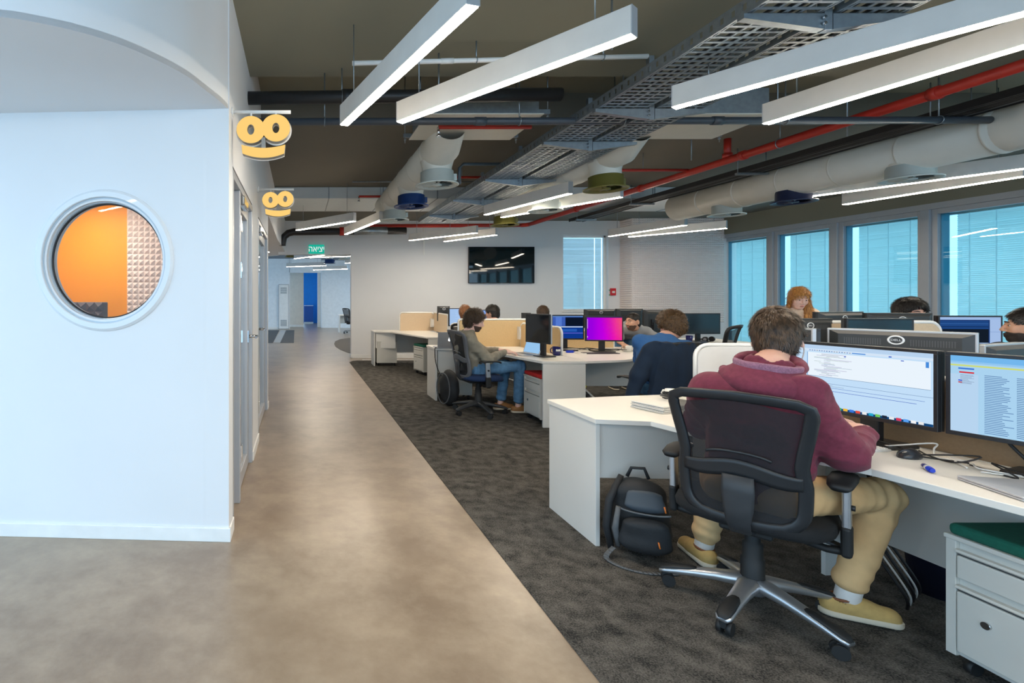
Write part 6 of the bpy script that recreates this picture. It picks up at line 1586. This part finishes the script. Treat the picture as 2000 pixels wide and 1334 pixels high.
# ================================================================== SIGNS, DESK THINGS, BAGS
# --- yellow illuminated signs on the corridor wall
M_YEL = emis('sign_yellow', S(255,210,122), 1.0, True); M_ACR = mat('grey_acrylic_side', S(150,146,140), 0.35); M_ACW = mat('white_acrylic', S(238,236,232), 0.35)
def sign(label, px, py_bar, s_, bar_px):
    Y = FPX*(-XW)/(CX-px); zb = ZA(py_bar, Y); L = XA(bar_px, Y)-XW
    t = thing('yellow_sign', label, 'sign', (XW,Y,zb), 0, 'yellow hanging signs')
    MB().cyl((0,0,0),(0.015,0,0),0.028,n=20).build('wall_flange', M_ACW, t)
    MB().cyl((0.01,0,0),(L,0,0),0.011,n=14).build('arm', M_ACW, t)
    cx = L-0.165*s_; cz = -0.108*s_
    for k in (-1,1): MB().cyl((cx+k*0.075*s_,0,0),(cx+k*0.075*s_,0,-0.045*s_),0.006,n=10).build('hanger', M_ACW, t)
    n = 40; D = 0.05
    for k, dz_ in ((-1,-0.006),(1,0.004)):
        c = (cx+k*0.0755*s_, cz+dz_*s_); ro = (0.086*s_,0.082*s_); ri = (0.021*s_,0.031*s_)
        P2 = lambda r, i: (c[0]+r[0]*math.cos(2*PI*i/n), c[1]+r[1]*math.sin(2*PI*i/n))
        f = MB(); sd = MB(); bk = MB()
        for i in range(n):
            a, b, d, e = P2(ro,i), P2(ro,i+1), P2(ri,i+1), P2(ri,i)
            q = 0.0002*k
            f.quad((e[0],-D/2-q,e[1]),(a[0],-D/2-q,a[1]),(b[0],-D/2-q,b[1]),(d[0],-D/2-q,d[1]))
            for u, v in ((a,b),(d,e)): sd.quad((u[0],-D/2+0.002,u[1]),(v[0],-D/2+0.002,v[1]),(v[0],D/2,v[1]),(u[0],D/2,u[1]))
            A, B_ = P2((ro[0]*1.10,ro[1]*1.10),i), P2((ro[0]*1.10,ro[1]*1.10),i+1)
            bk.quad((e[0],D/2+0.004+q,e[1]),(A[0],D/2+0.004+q,A[1]),(B_[0],D/2+0.004+q,B_[1]),(d[0],D/2+0.004+q,d[1]))
        f.build('eye_face', M_YEL, t); sd.build('eye_side', M_ACR, t); bk.build('eye_back_plate', M_ACW, t)
    up = [(cx+s_*u*0.132, cz+s_*(-0.096-0.020*(1-u*u))) for u in [(-1+2*i/16) for i in range(17)]]
    lo = [(cx+s_*u*0.126, cz+s_*(-0.150-0.026*(1-u*u))) for u in [(-1+2*i/16) for i in range(17)]]
    f = MB(); sd = MB(); bk = MB()
    for i in range(16):
        f.quad((lo[i][0],-D/2,lo[i][1]),(lo[i+1][0],-D/2,lo[i+1][1]),(up[i+1][0],-D/2,up[i+1][1]),(up[i][0],-D/2,up[i][1]))
        bk.quad((lo[i][0]*1.0,D/2+.004,lo[i][1]-.004),(lo[i+1][0],D/2+.004,lo[i+1][1]-.004),(up[i+1][0],D/2+.004,up[i+1][1]+.004),(up[i][0],D/2+.004,up[i][1]+.004))
    ring = up+lo[::-1]
    for i in range(len(ring)):
        u, v = ring[i], ring[(i+1)%len(ring)]
        sd.quad((u[0],-D/2+.002,u[1]),(v[0],-D/2+.002,v[1]),(v[0],D/2,v[1]),(u[0],D/2,u[1]))
    f.build('mouth_face', M_YEL, t); sd.build('mouth_side', M_ACR, t); bk.build('mouth_back_plate', M_ACW, t)
    MB().box(cx-0.012*s_,cx+0.012*s_,-D/2+.004,D/2,cz-0.125*s_,cz-0.05*s_).build('web', M_ACR, t)
    return t
sign('large yellow illuminated face-like sign, nearer one on the wall arm', 452, 219, 1.0, 568)
sign('smaller looking yellow face-like sign, farther one on the wall arm', 503, 370, 0.95, 574)

# --- meeting room behind the porthole: lamp and tufted sofa
t = thing('room_downlight', 'round ceiling lamp of the orange meeting room', 'lamp', (-2.1,4.6,2.47))
MB().cyl((0,0,0),(0,0,0.03),0.2,n=32).build('housing', M_TRIM, t); MB().cyl((0,0,-0.004),(0,0,0),0.18,n=32).build('diffuser', emis('room_lamp_glow',(1,0.92,0.78,1),26.0), t)
t = thing('tufted_sofa', 'dark grey tufted high sofa back seen through the porthole', 'sofa', (-2.05,4.75,0.0))
M_TUFT = mat('charcoal_tufted_fabric', S(96,92,98), 0.7, var=0.08, vscale=30)
MB().box(-0.45,0.20,0.0,0.12,0.1,1.385).build('back', M_TUFT, t, bevel=0.01)
MB().box(-0.45,0.20,-0.45,0.0,0.1,0.45).build('seat', M_TUFT, t, bevel=0.03)
tm = foam_tile('tuft', 0.1625, 2, 0.022, M_TUFT)
for i in range(4):
    for j in range(5):
        o = bpy.data.objects.new('tuft', tm); COL.objects.link(o); o.parent = t; o.location = (-0.45+0.1625*i,-0.001,0.57+0.1625*j)
for x in (-0.4,0.15): MB().cyl((x,-0.3,0),(x,-0.3,0.1),0.02).build('leg', M_BLACK, t)

# --- cable and paper clutter
def on(px, py, z=DZT): x, y = P(px, py, z); return x, y
def cord(name, label, pts, r, m_, grp=None):
    c = smooth_curve([tuple(p) for p in pts], 6)
    return tag(MB().tube(c, r, 7).build(name, m_), label, 'cable', grp)
def mug(label, x, y, z, r, h, m_, rz, band=None, name='mug'):
    t = thing(name, label, 'mug', (x,y,z), rz, 'mugs and cups')
    MB().lathe([(0,0),(r*0.78,0),(r*0.86,0.004),(r,h*0.5),(r,h),(r*0.93,h),(r*0.9,0.01),(0,0.01)],(0,0,0),28).build('body', m_, t)
    MB().tube([(r*0.95,0,h*0.82),(r*1.35,0,h*0.85),(r*1.62,0,h*0.62),(r*1.5,0,h*0.35),(r*0.93,0,h*0.22)],0.006,8).build('handle', m_, t)
    if band:
        b = MB()
        for i in range(10):
            a0, a1 = -PI/2-0.6+i*0.12-rz, -PI/2-0.6+(i+1)*0.12-rz
            b.quad(*[(1.012*r*math.cos(q),1.012*r*math.sin(q),zz) for q,zz in ((a0,h*0.5),(a1,h*0.5),(a1,h*0.72+0.004*math.sin(i*2.1)),(a0,h*0.72+0.004*math.sin(i*2.1)))])
        b.build('print', band, t)
    return t
M_NAVYC = mat('navy_ceramic', S(34,34,96), 0.2); M_WC = mat('white_ceramic', S(232,230,224), 0.2)
x, y = on(1087,694); mug('navy mug with a white print on the curly man\'s desk', x, y, DZT, 0.047, 0.105, M_NAVYC, PI, M_WC)
mug('white mug behind the papers beside the maroon man\'s chair', 2.46, 3.33, DZT, 0.038, 0.085, M_WC, 2.0)
mug('white mug with a looped handle next to the maroon sleeve', 2.66, 3.33, DZT, 0.04, 0.085, M_WC, PI)
x, y = 6.15, 7.95; mug('navy mug beside the headphones', x, y, DZT, 0.045, 0.1, M_NAVYC, 0.5)
x, y = on(1228,686); t = mug('small white cup on a saucer by the purple screen', x, y, DZT+0.012, 0.038, 0.06, M_WC, 0.4, name='cup')
tag(MB().lathe([(0,0.002),(0.05,0.002),(0.078,0.012),(0.078,0.008),(0.045,0),(0,0)],(x,y,DZT),28).build('saucer', M_WC), 'white saucer under the small cup', 'saucer')
x, y = on(1243,684); mug('pale pink cup beside the navy jacket', x+0.1, y+0.1, DZT, 0.035, 0.09, mat('pale_pink_ceramic', S(226,200,190), 0.4), 1.0, name='cup')

# papers and coil
t = thing('paper_stack', 'stack of printed papers on the desk behind the chair back', 'papers', (2.26,3.12,DZT), 0.3)
for k in range(7): MB().box(-0.15+0.006*(k%3),0.15+0.006*(k%3),-0.105+0.004*(k%2),0.105,0.003+0.006*k,0.0075+0.006*k).build('sheet', mat('paper_white_%d' % (k%2), S(226-8*(k%2),224-8*(k%2),218-8*(k%2)), 0.8), t)
pts = []
for k in range(40):
    a = k*0.62; pts.append((2.33+0.045*math.cos(a)+0.01*math.sin(k*1.7),3.17+0.035*math.sin(a),DZT+0.052+0.0012*k))
tag(MB().tube(pts,0.003,6).build('cable_coil', M_CABLE), 'coiled black cable lying on the papers', 'cable')

# mouse, marker, laptops, keyboards
x, y = on(1776,893)
t = thing('computer_mouse', 'dark computer mouse beside the blue marker', 'mouse', (x,y,DZT), 0.35)
MB().ell((0,0,0.004),(0.058,0.034,0.034),20).build('shell', mat('dark_mouse_plastic', S(50,52,56), 0.25), t)
o = MB().cyl((0.028,-0.005,0.028),(0.028,0.005,0.028),0.008).build('wheel', M_RUB, t)
x, y = on(1812,919)
t = thing('blue_marker', 'short blue marker pen lying on the white desk', 'pen', (x,y,DZT+0.011), 0.95)
MB().cyl((-0.035,0,0),(0.012,0,0),0.010,n=14).build('barrel', mat('marker_blue', S(24,60,190), 0.35), t); MB().cyl((-0.008,0,0),(0.008,0,0),0.0103,n=14).build('label_band', M_WC, t); MB().cyl((0.012,0,0),(0.036,0,0),0.0085,n=14).build('cap', mat('marker_navy', S(26,30,120), 0.35), t); MB().cyl((-0.045,0,0),(-0.035,0,0),0.0075,n=12).build('end_plug', _MC['marker_blue'], t)
M_MAC = mat('laptop_aluminium', S(202,203,206), 0.35, metal=0.6)
t = thing('closed_laptop', 'closed silver laptop at the right edge of the front desk', 'laptop', (2.62,1.76,DZT), math.radians(-14))
MB().prism([(x_,y_) for x_,y_ in rrect(0.33,0.23,0.012)],0.002,0.009).build('base', M_MAC, t, bevel=0.0015); MB().prism([(x_,y_) for x_,y_ in rrect(0.33,0.23,0.012)],0.010,0.016).build('lid', M_MAC, t, bevel=0.0015)
def keyboard(label, x, y, z, rz, m_, w=0.3, d=0.115, name='keyboard'):
    t = thing(name, label, 'keyboard', (x,y,z), rz, 'keyboards')
    MB().prism(rrect(w,d,0.008),0.0,0.008).build('tray', m_, t, bevel=0.002)
    km = MB().box(-0.0075,0.0075,-0.0075,0.0075,0,0.004).mesh('key', mat('key_'+m_.name, tuple(min(1,q*1.05) for q in (S(236,236,234) if m_ is not M_DARK else S(40,41,44))[:3])+(1,), 0.5))
    nx = int((w-0.015)/0.0195)
    for i in range(nx):
        for j in range(5):
            o = bpy.data.objects.new('key', km); COL.objects.link(o); o.parent = t; o.location = (-w/2+0.017+0.0195*i,-d/2+0.018+0.0195*j,0.008)
    return t
keyboard('white keyboard under the maroon man\'s hands', 2.575, 2.385, DZT, math.radians(100), mat('white_key_tray', S(222,222,220), 0.4), 0.28)
x, y = on(1165,689); keyboard('dark keyboard in front of the purple screen', x, y-0.08, DZT, 0.05, M_DARK, 0.42, 0.14)
def laptop(label, x, y, rz, ang, rects, glow=True, logo=False):
    t = thing('laptop', label, 'laptop', (x,y,DZT), rz)
    MB().prism(rrect(0.32,0.22,0.01),0.0,0.014).build('base', M_MAC, t, bevel=0.002)
    MB().box(-0.13,0.13,-0.02,0.085,0.0141,0.0146).build('key_field', M_DARK, t)
    R = Matrix.Rotation(ang,3,'X'); h = Vector((0,0.108,0.014))
    Q = lambda u, v, w_: h+R@Vector((u,w_,v))
    lid = MB().add([Q(a,b,c) for c in (0,0.007) for a,b in ((-0.16,0),(0.16,0),(0.16,0.215),(-0.16,0.215))],[(0,1,2,3),(7,6,5,4),(0,4,5,1),(1,5,6,2),(2,6,7,3),(3,7,4,0)]).build('lid', M_MAC, t, bevel=0.002)
    mb = MB().quad(Q(-0.15,0.01,-0.0006),Q(0.15,0.01,-0.0006),Q(0.15,0.205,-0.0006),Q(-0.15,0.205,-0.0006))
    mb.build('screen', emis('laptop_screen', S(150,196,236), 1.0, True), lid)
    if logo:
        c = (0,0.108); n = 24; pts = []
        for i in range(n):
            a = 2*PI*i/n; r = 0.019*(1-0.10*max(0,math.sin(a))**8-0.08*max(0,-math.sin(a))**10)
            pts.append((c[0]+r*math.cos(a)*0.95,c[1]+r*math.sin(a)))
        ap = MB().add([Q(u,v,0.0078) for u,v in pts],[tuple(range(n))])
        ap.add([Q(c[0]+0.004+0.008*math.cos(2*PI*i/10)*0.5+0.003*math.sin(2*PI*i/10),c[1]+0.026+0.008*math.sin(2*PI*i/10),0.0078) for i in range(10)],[tuple(range(10))])
        ap.build('glowing_logo', emis('logo_glow',(1,1,1,1),1.6), lid)
        MB().add([Q(c[0]+0.021+0.007*math.cos(2*PI*i/12),c[1]+0.003+0.007*math.sin(2*PI*i/12),0.0082) for i in range(12)],[tuple(range(12))]).build('logo_notch', M_MAC, lid)
    return t
laptop('open silver laptop seen from its lit lid emblem side', 2.05, 7.02, PI, -0.16, None, logo=True)
laptop('open laptop with a pale blue screen under the curly man\'s hands', 2.72, 6.14, math.radians(-80), -0.35, None)
x, y = on(1112,689); t = thing('blue_usb_hub', 'small bright blue gadget behind the navy mug', 'gadget', (x,y,DZT)); MB().box(-0.04,0.05,-0.02,0.02,0,0.03).build('body', _MC['marker_blue'], t, bevel=0.008); MB().cyl((0.05,0,0.015),(0.09,0.03,0.01),0.005).build('plug', _MC['marker_blue'], t)
x, y = on(1135,691); t = thing('white_phone', 'white phone on a cable right of the navy mug', 'phone', (x,y,DZT), 0.2); MB().prism(rrect(0.14,0.07,0.012),0,0.009).build('body', M_WC, t); MB().box(0.02,0.05,-0.015,0.015,0.009,0.012).build('camera_patch', M_BLACK, t)
# headphones
t = thing('headphones', 'black headphones with silver cups on the far desk', 'headphones', (6.47,7.98,DZT), 0.4)
MB().tube([(0.085*math.cos(q),0.0+0.1*math.sin(q),0.03+0.01*math.sin(q)) for q in [PI*i/16 for i in range(17)]],0.008,8).build('headband', M_BLACK, t)
for s_ in (-1,1):
    e = MB().cyl((s_*0.085-s_*0.015,-0.01,0.042),(s_*0.085+s_*0.015,-0.01,0.042),0.04,n=24).build('ear_cup', M_BLACK, t); MB().cyl((s_*0.1,-0.01,0.042),(s_*0.104,-0.01,0.042),0.022,n=20).build('cup_ring', M_SILVER, e)
# adapters on the dividers
for (x,y,z,lab) in ((XA(849,10.66),10.66,0.905,'white socket box on the beige divider of the empty desk'),(XA(1024,7.15),7.15,0.93,'white socket box on the long tan divider')):
    t = thing('socket_box', lab, 'socket', (x,y,z)); MB().box(-0.09,0.0,-0.03,0.03,-0.09,0.09).build('box', M_WC, t, bevel=0.004); MB().box(-0.075,-0.015,-0.033,-0.03,-0.06,0.06).build('plate', M_TRIM, t)
# divider behind the front screens and its cables
divider('low tan divider under the two bright front screens', (2.835,2.75), (2.99,1.25), DZT, 1.06, mat('brown_divider_fabric', S(150,124,94), 0.85, var=0.06, vscale=90), 0.05)
random.seed(21)
for k in range(7):
    x0, y0 = 2.70+0.03*random.random(), 2.05+0.12*k
    pts = [(x0+random.uniform(-.06,.07),y0+random.uniform(-.16,.1)-0.05*q,DZT+0.006+(0.05*random.random() if q in (2,3) else 0.0)) for q in range(6)]
    cord('desk_cable', 'thin %s cable under the front screens, %s' % ('white' if k%2 else 'black', ('nearest the mail screen','second from the mail screen','beside the mail screen stand','below the gap between the screens','below the code screen','beside the code screen stand','nearest the maroon man')[k]), pts, 0.0032, M_WCABLE if k%2 else M_CABLE, 'cables under the front screens')
cord('monitor_cable', 'black monitor cable drooping behind the mail screen', [(2.80,2.05,0.93),(2.82,1.98,0.82),(2.84,1.92,0.76),(2.87,1.82,0.745),(2.9,1.7,0.742)], 0.006, M_CABLE)
for k in range(5):
    x0, y0 = 2.55+0.05*k, 2.3+0.03*k
    cord('underdesk_cable', '%s cable hanging below the front desk, %s' % ('black' if k%2 == 0 else 'pale', ('closest to the knee','second from the knee','middle one','second from the bin','closest to the bin')[k]), [(x0,y0,0.70),(x0+0.03,y0-0.02,0.58+0.02*k),(x0+0.02,y0+0.06,0.45),(x0+0.08,y0+0.02,0.28),(x0+0.14,y0-0.06,0.10),(x0+0.2,y0-0.02,0.014)], 0.006 if k%2 == 0 else 0.004, M_CABLE if k%2 == 0 else M_WCABLE, 'cables below the front desk')
cord('hanging_cord', 'black cord hanging in a loop in front of the silver laptop wing', [(1.98,7.05,0.742),(1.885,6.95,0.742),(1.862,6.93,0.72),(1.87,6.92,0.55),(1.93,6.9,0.38),(2.03,6.88,0.31),(2.13,6.87,0.37),(2.19,6.87,0.50),(2.2,6.88,0.70)], 0.006, M_CABLE)
for k in range(4):
    pts = [(3.35+0.18*q+random.uniform(-.05,.05), 6.62+random.uniform(-.12,.12), DZT+0.008+0.03*random.random()) for q in range(6)]
    cord('desk_cable', 'tangled %s cable behind the purple screen, %s' % ('white' if k == 1 else 'black', ('lowest','white one','uppermost','longest')[k]), pts, 0.004, M_CABLE if k != 1 else M_WCABLE, 'cables behind the purple screen')
# bins
t = thing('waste_bin', 'dark navy waste bin under the front desk beside the pedestal', 'bin', (3.1,2.42,0.005))
MB().lathe([(0,0.0),(0.11,0.0),(0.14,0.30),(0.145,0.31),(0.137,0.31),(0.108,0.01),(0,0.01)],(0,0,0),28).build('body', mat('navy_bin_plastic', S(22,26,48), 0.5), t); MB().lathe([(0.145,0.305),(0.149,0.312),(0.143,0.318),(0.137,0.31)],(0,0,0),28).build('rim', M_BLACK, t)

# --- backpack under the front desk
bp = thing('backpack', 'black and grey backpack leaning under the front desk', 'backpack', (1.88,2.80,0.005), math.radians(-28))
M_BPK = mat('black_nylon', S(34,35,37), 0.7, var=0.12, vscale=25, bump=0.15, bscale=150); M_BPG = mat('grey_nylon', S(92,94,96), 0.7, var=0.1, vscale=40); M_BPS = mat('dark_blue_grey_nylon', S(62,70,78), 0.6)
def bpart(fn, lo, hi, res, name, m_, par=bp):
    V, F = surf_net(fn, lo, hi, res)
    me = bpy.data.meshes.new(name); me.from_pydata(V.tolist(), [], F.tolist()); me.polygons.foreach_set('use_smooth', np.ones(len(F),bool)); me.materials.append(m_)
    o = bpy.data.objects.new(name, me); COL.objects.link(o); o.parent = par; return o
f1 = lambda p: (smax(sd_ec(p, V3(0,0.03,0.12), V3(0.0,-0.02,0.34), (0.165,0.105), (0.13,0.085), V3(1,0,0), V3(0,1,0), V3(0,0,1)), 0.004-p[:,2], 0.02)+wav(p,24,2)*0.008+np.abs(wav(p*np.array([1,1,0.6],np.float32),16,4))*0.008).astype(np.float32)
bpart(f1, (-0.25,-0.2,-0.02), (0.25,0.22,0.5), 0.008, 'main_body', M_BPK)
f2 = lambda p: (smax(sd_ec(p, V3(0.02,-0.10,0.10), V3(0.02,-0.115,0.20), (0.125,0.055), (0.105,0.045), V3(1,0,0), V3(0,1,0), V3(0,0,1)), 0.004-p[:,2], 0.02)+wav(p,28,5)*0.006).astype(np.float32)
bpart(f2, (-0.2,-0.25,-0.02), (0.25,0.05,0.32), 0.007, 'front_pocket', M_BPK)
f3 = lambda p: (sd_ec(p, V3(0.02,-0.105,0.30), V3(0.02,-0.09,0.36), (0.10,0.03), (0.08,0.02), V3(1,0,0), V3(0,1,0), V3(0,0,1))+wav(p,28,1)*0.003).astype(np.float32)
bpart(f3, (-0.2,-0.25,0.2), (0.25,0.05,0.46), 0.007, 'top_pocket', M_BPS)
zp = [(0.02+0.115*math.sin(q),-0.155+0.03*math.cos(q)*0,0.29-0.02*math.cos(q)) for q in [-1.3+2.6*i/10 for i in range(11)]]
MB().tube([(x,-0.142,z) for x,y,z in zp],0.005,6).build('zipper', M_BPG, bp)
MB().tube([(-0.13,-0.06,0.02),(-0.155,-0.09,0.16),(-0.14,-0.08,0.30),(-0.08,-0.03,0.43)],[0.016,0.02,0.02,0.014],8).build('shoulder_strap', M_BPK, bp)
MB().tube([(-0.10,-0.09,0.06),(-0.115,-0.115,0.16),(-0.10,-0.11,0.28)],[0.012,0.016,0.012],8).build('strap_pad', M_BPG, bp)
MB().tube([(-0.05,0.0,0.42),(-0.03,0.0,0.47),(0.03,0.0,0.475),(0.05,0.0,0.42)],0.009,8).build('grab_handle', M_BPK, bp)
for (x,z) in ((0.10,0.33),(0.075,0.14)): MB().tube([(x,-0.15,z),(x+0.006,-0.158,z-0.03)],0.004,6).build('zip_pull', mat('orange_pull', S(206,110,40), 0.5), bp)
pts = smooth_curve([(-0.12,-0.10,0.05),(-0.16,-0.16,0.012),(-0.10,-0.22,0.006),(0.0,-0.235,0.005),(0.10,-0.20,0.006),(0.15,-0.17,0.005)],5)
st = MB()
for i in range(len(pts)-1):
    a, b = Vector(pts[i]), Vector(pts[i+1]); d = (b-a).normalized(); s_ = Vector((-d.y,d.x,0)).normalized()*0.013
    st.add([a-s_,a+s_,b+s_,b-s_],[(0,1,2,3)],True)
st.build('loose_strap', M_BPG, bp, weld=True, solid=0.003)
t2 = thing('round_backpack', 'round black backpack behind the curly man\'s chair', 'backpack', (1.98,6.66,0.005), 0.4)
f4 = lambda p: (smax(sd_el(p, V3(0,0,0.235), (0.10,0.155,0.24)), 0.003-p[:,2], 0.02)+wav(p,22,2)*0.008).astype(np.float32)
bpart(f4, (-0.2,-0.25,-0.02), (0.2,0.25,0.55), 0.01, 'main_body', M_BPK, t2)
MB().tube([(-0.10,0.13*math.cos(q),0.235+0.2*math.sin(q)) for q in [2*PI*i/24 for i in range(24)]],0.008,6,closed=True).build('piping', M_BPG, t2)
t3 = thing('file_bag', 'slanted black bag with papers and tabs under the purple screen desk', 'bag', (3.32,5.75,0.005), 0.3)
MB().add([(-0.18,-0.06,0),(0.22,-0.06,0),(0.22,0.06,0),(-0.18,0.06,0),(-0.17,-0.05,0.40),(0.18,-0.05,0.12),(0.18,0.05,0.12),(-0.17,0.05,0.40)],[(3,2,1,0),(4,5,6,7),(0,1,5,4),(1,2,6,5),(2,3,7,6),(3,0,4,7)]).build('bag_body', M_BPK, t3, bevel=0.02)
MB().obox((0.0,0.0,0.30),(0.32,0.07,0.02),(0,0.68,0)).build('paper_sheaf', M_WC, t3); MB().obox((-0.13,-0.03,0.43),(0.06,0.02,0.03),(0,0.5,0)).build('yellow_tab', mat('yellow_tab', S(226,216,60), 0.6), t3)

# --- window side table with bottles
desk('white side table by the windows with bottles and a red box', [(7.45,5.55),(8.9,5.55),(8.9,6.25),(7.45,6.25)], panels=[(7.47,7.495,5.57,6.23),(8.86,8.885,5.57,6.23)])
def bottle(label, x, y, m_, cap, h=0.33):
    t = thing('bottle', label, 'bottle', (x,y,DZT), 0, 'bottles by the windows')
    MB().lathe([(0,0),(0.036,0),(0.038,0.01),(0.038,h*0.6),(0.014,h*0.82),(0.013,h*0.92)],(0,0,0),20).build('body', m_, t); MB().cyl((0,0,h*0.92),(0,0,h),0.016,n=14).build('cap', cap, t)
bottle('clear bottle with a black cap beside the bearded man', XA(1934,5.85), 5.85, glassmat('bottle_glass',(0.85,0.92,0.95,1),1.5,extra=0.1), M_BLACK, 0.36)
bottle('dark bottle with a green band by the windows', XA(1992,5.75), 5.75, mat('dark_bottle', S(30,34,26), 0.2), mat('brown_cap', S(90,50,30), 0.4), 0.34)
tag(MB().box(XA(1917,5.7),XA(1936,5.7),5.7,5.8,DZT,DZT+0.15).build('red_box', M_RED, bevel=0.004), 'small red box below the blue code screen', 'box')
# --- fire call point and stickers on the far window
t = thing('fire_call_point', 'red fire call point beside the far window', 'alarm', (XA(1197,YF-0.02),YF-0.02,ZA(570,YF)))
MB().box(-0.06,0.06,-0.03,0.02,-0.085,0.085).build('box', mat('fire_red', S(206,24,40), 0.4), t, bevel=0.004); MB().box(-0.035,0.03,-0.033,-0.03,-0.03,0.02).build('glass', M_WC, t)
for k,(z) in enumerate((0.05,-0.06)): tag(MB().box(XA(1184,YF+0.1),XA(1191,YF+0.1),YF-0.006,YF-0.002,ZA(571,YF)+z-0.02,ZA(571,YF)+z+0.02).build('wall_sticker', mat('green_sticker', S(120,200,170), 0.6)), 'small green sticker beside the fire call point, ' + ('upper one','lower one')[k], 'sticker', 'wall stickers')
t = thing('soffit_downlight', 'small recessed downlight in the corridor soffit', 'lamp', (-0.78,12.0,ZS-0.006)); MB().cyl((0,0,0),(0,0,0.006),0.08,n=20).build('rim', M_TRIM, t); MB().cyl((0,0,-0.002),(0,0,0),0.06,n=20).build('diffuser', M_LED, t)
# white earphone cord of the man in maroon
cord('earphone_cord', 'white earphone cord at the maroon man\'s right cheek', [tuple(map(float, V3(2.165,2.285,1.235)+head_frame((0.76,0.65,0),0.30,0.05)@V3(*q))) for q in ((0.085,0.0,-0.02),(0.084,0.03,-0.05),(0.072,0.05,-0.085),(0.05,0.055,-0.12),(0.03,0.06,-0.16))], 0.0026, M_WCABLE)
# --- chairs of the people who are mostly hidden behind screens and dividers
for (px_, py_, fx, fy, lab) in ((5.42,3.62,-1,0,'black swivel chair under the bearded man at the right frame edge'),(XA(1778,4.72)+0.03,4.92,-0.15,-1,'swivel chair of the dark haired person behind the monitor back'),
        (XA(908,8.35)-0.05,8.16,0.25,1,'swivel chair of the red haired person'),(XA(961,8.35)+0.02,8.15,-0.1,1,'swivel chair of the dark haired man beside the red haired person'),(XA(1060,8.5),8.30,0,1,'swivel chair behind the switched-off screen on a tall stand')):
    c = copy_tree(CH_A)
    n_ = math.hypot(fx, fy); c.location = (px_+fx/n_*0.06, py_+fy/n_*0.06, 0.005); c.rotation_euler = (0,0,math.atan2(fy,fx)-PI/2); c['label'] = lab
    if 'red haired' in lab:
        for ch in [q for q in c.children_recursive if q.name.split('.')[0] in ('armrest_post','post_sleeve','arm_bracket','height_button','arm_pad')]: bpy.data.objects.remove(ch)
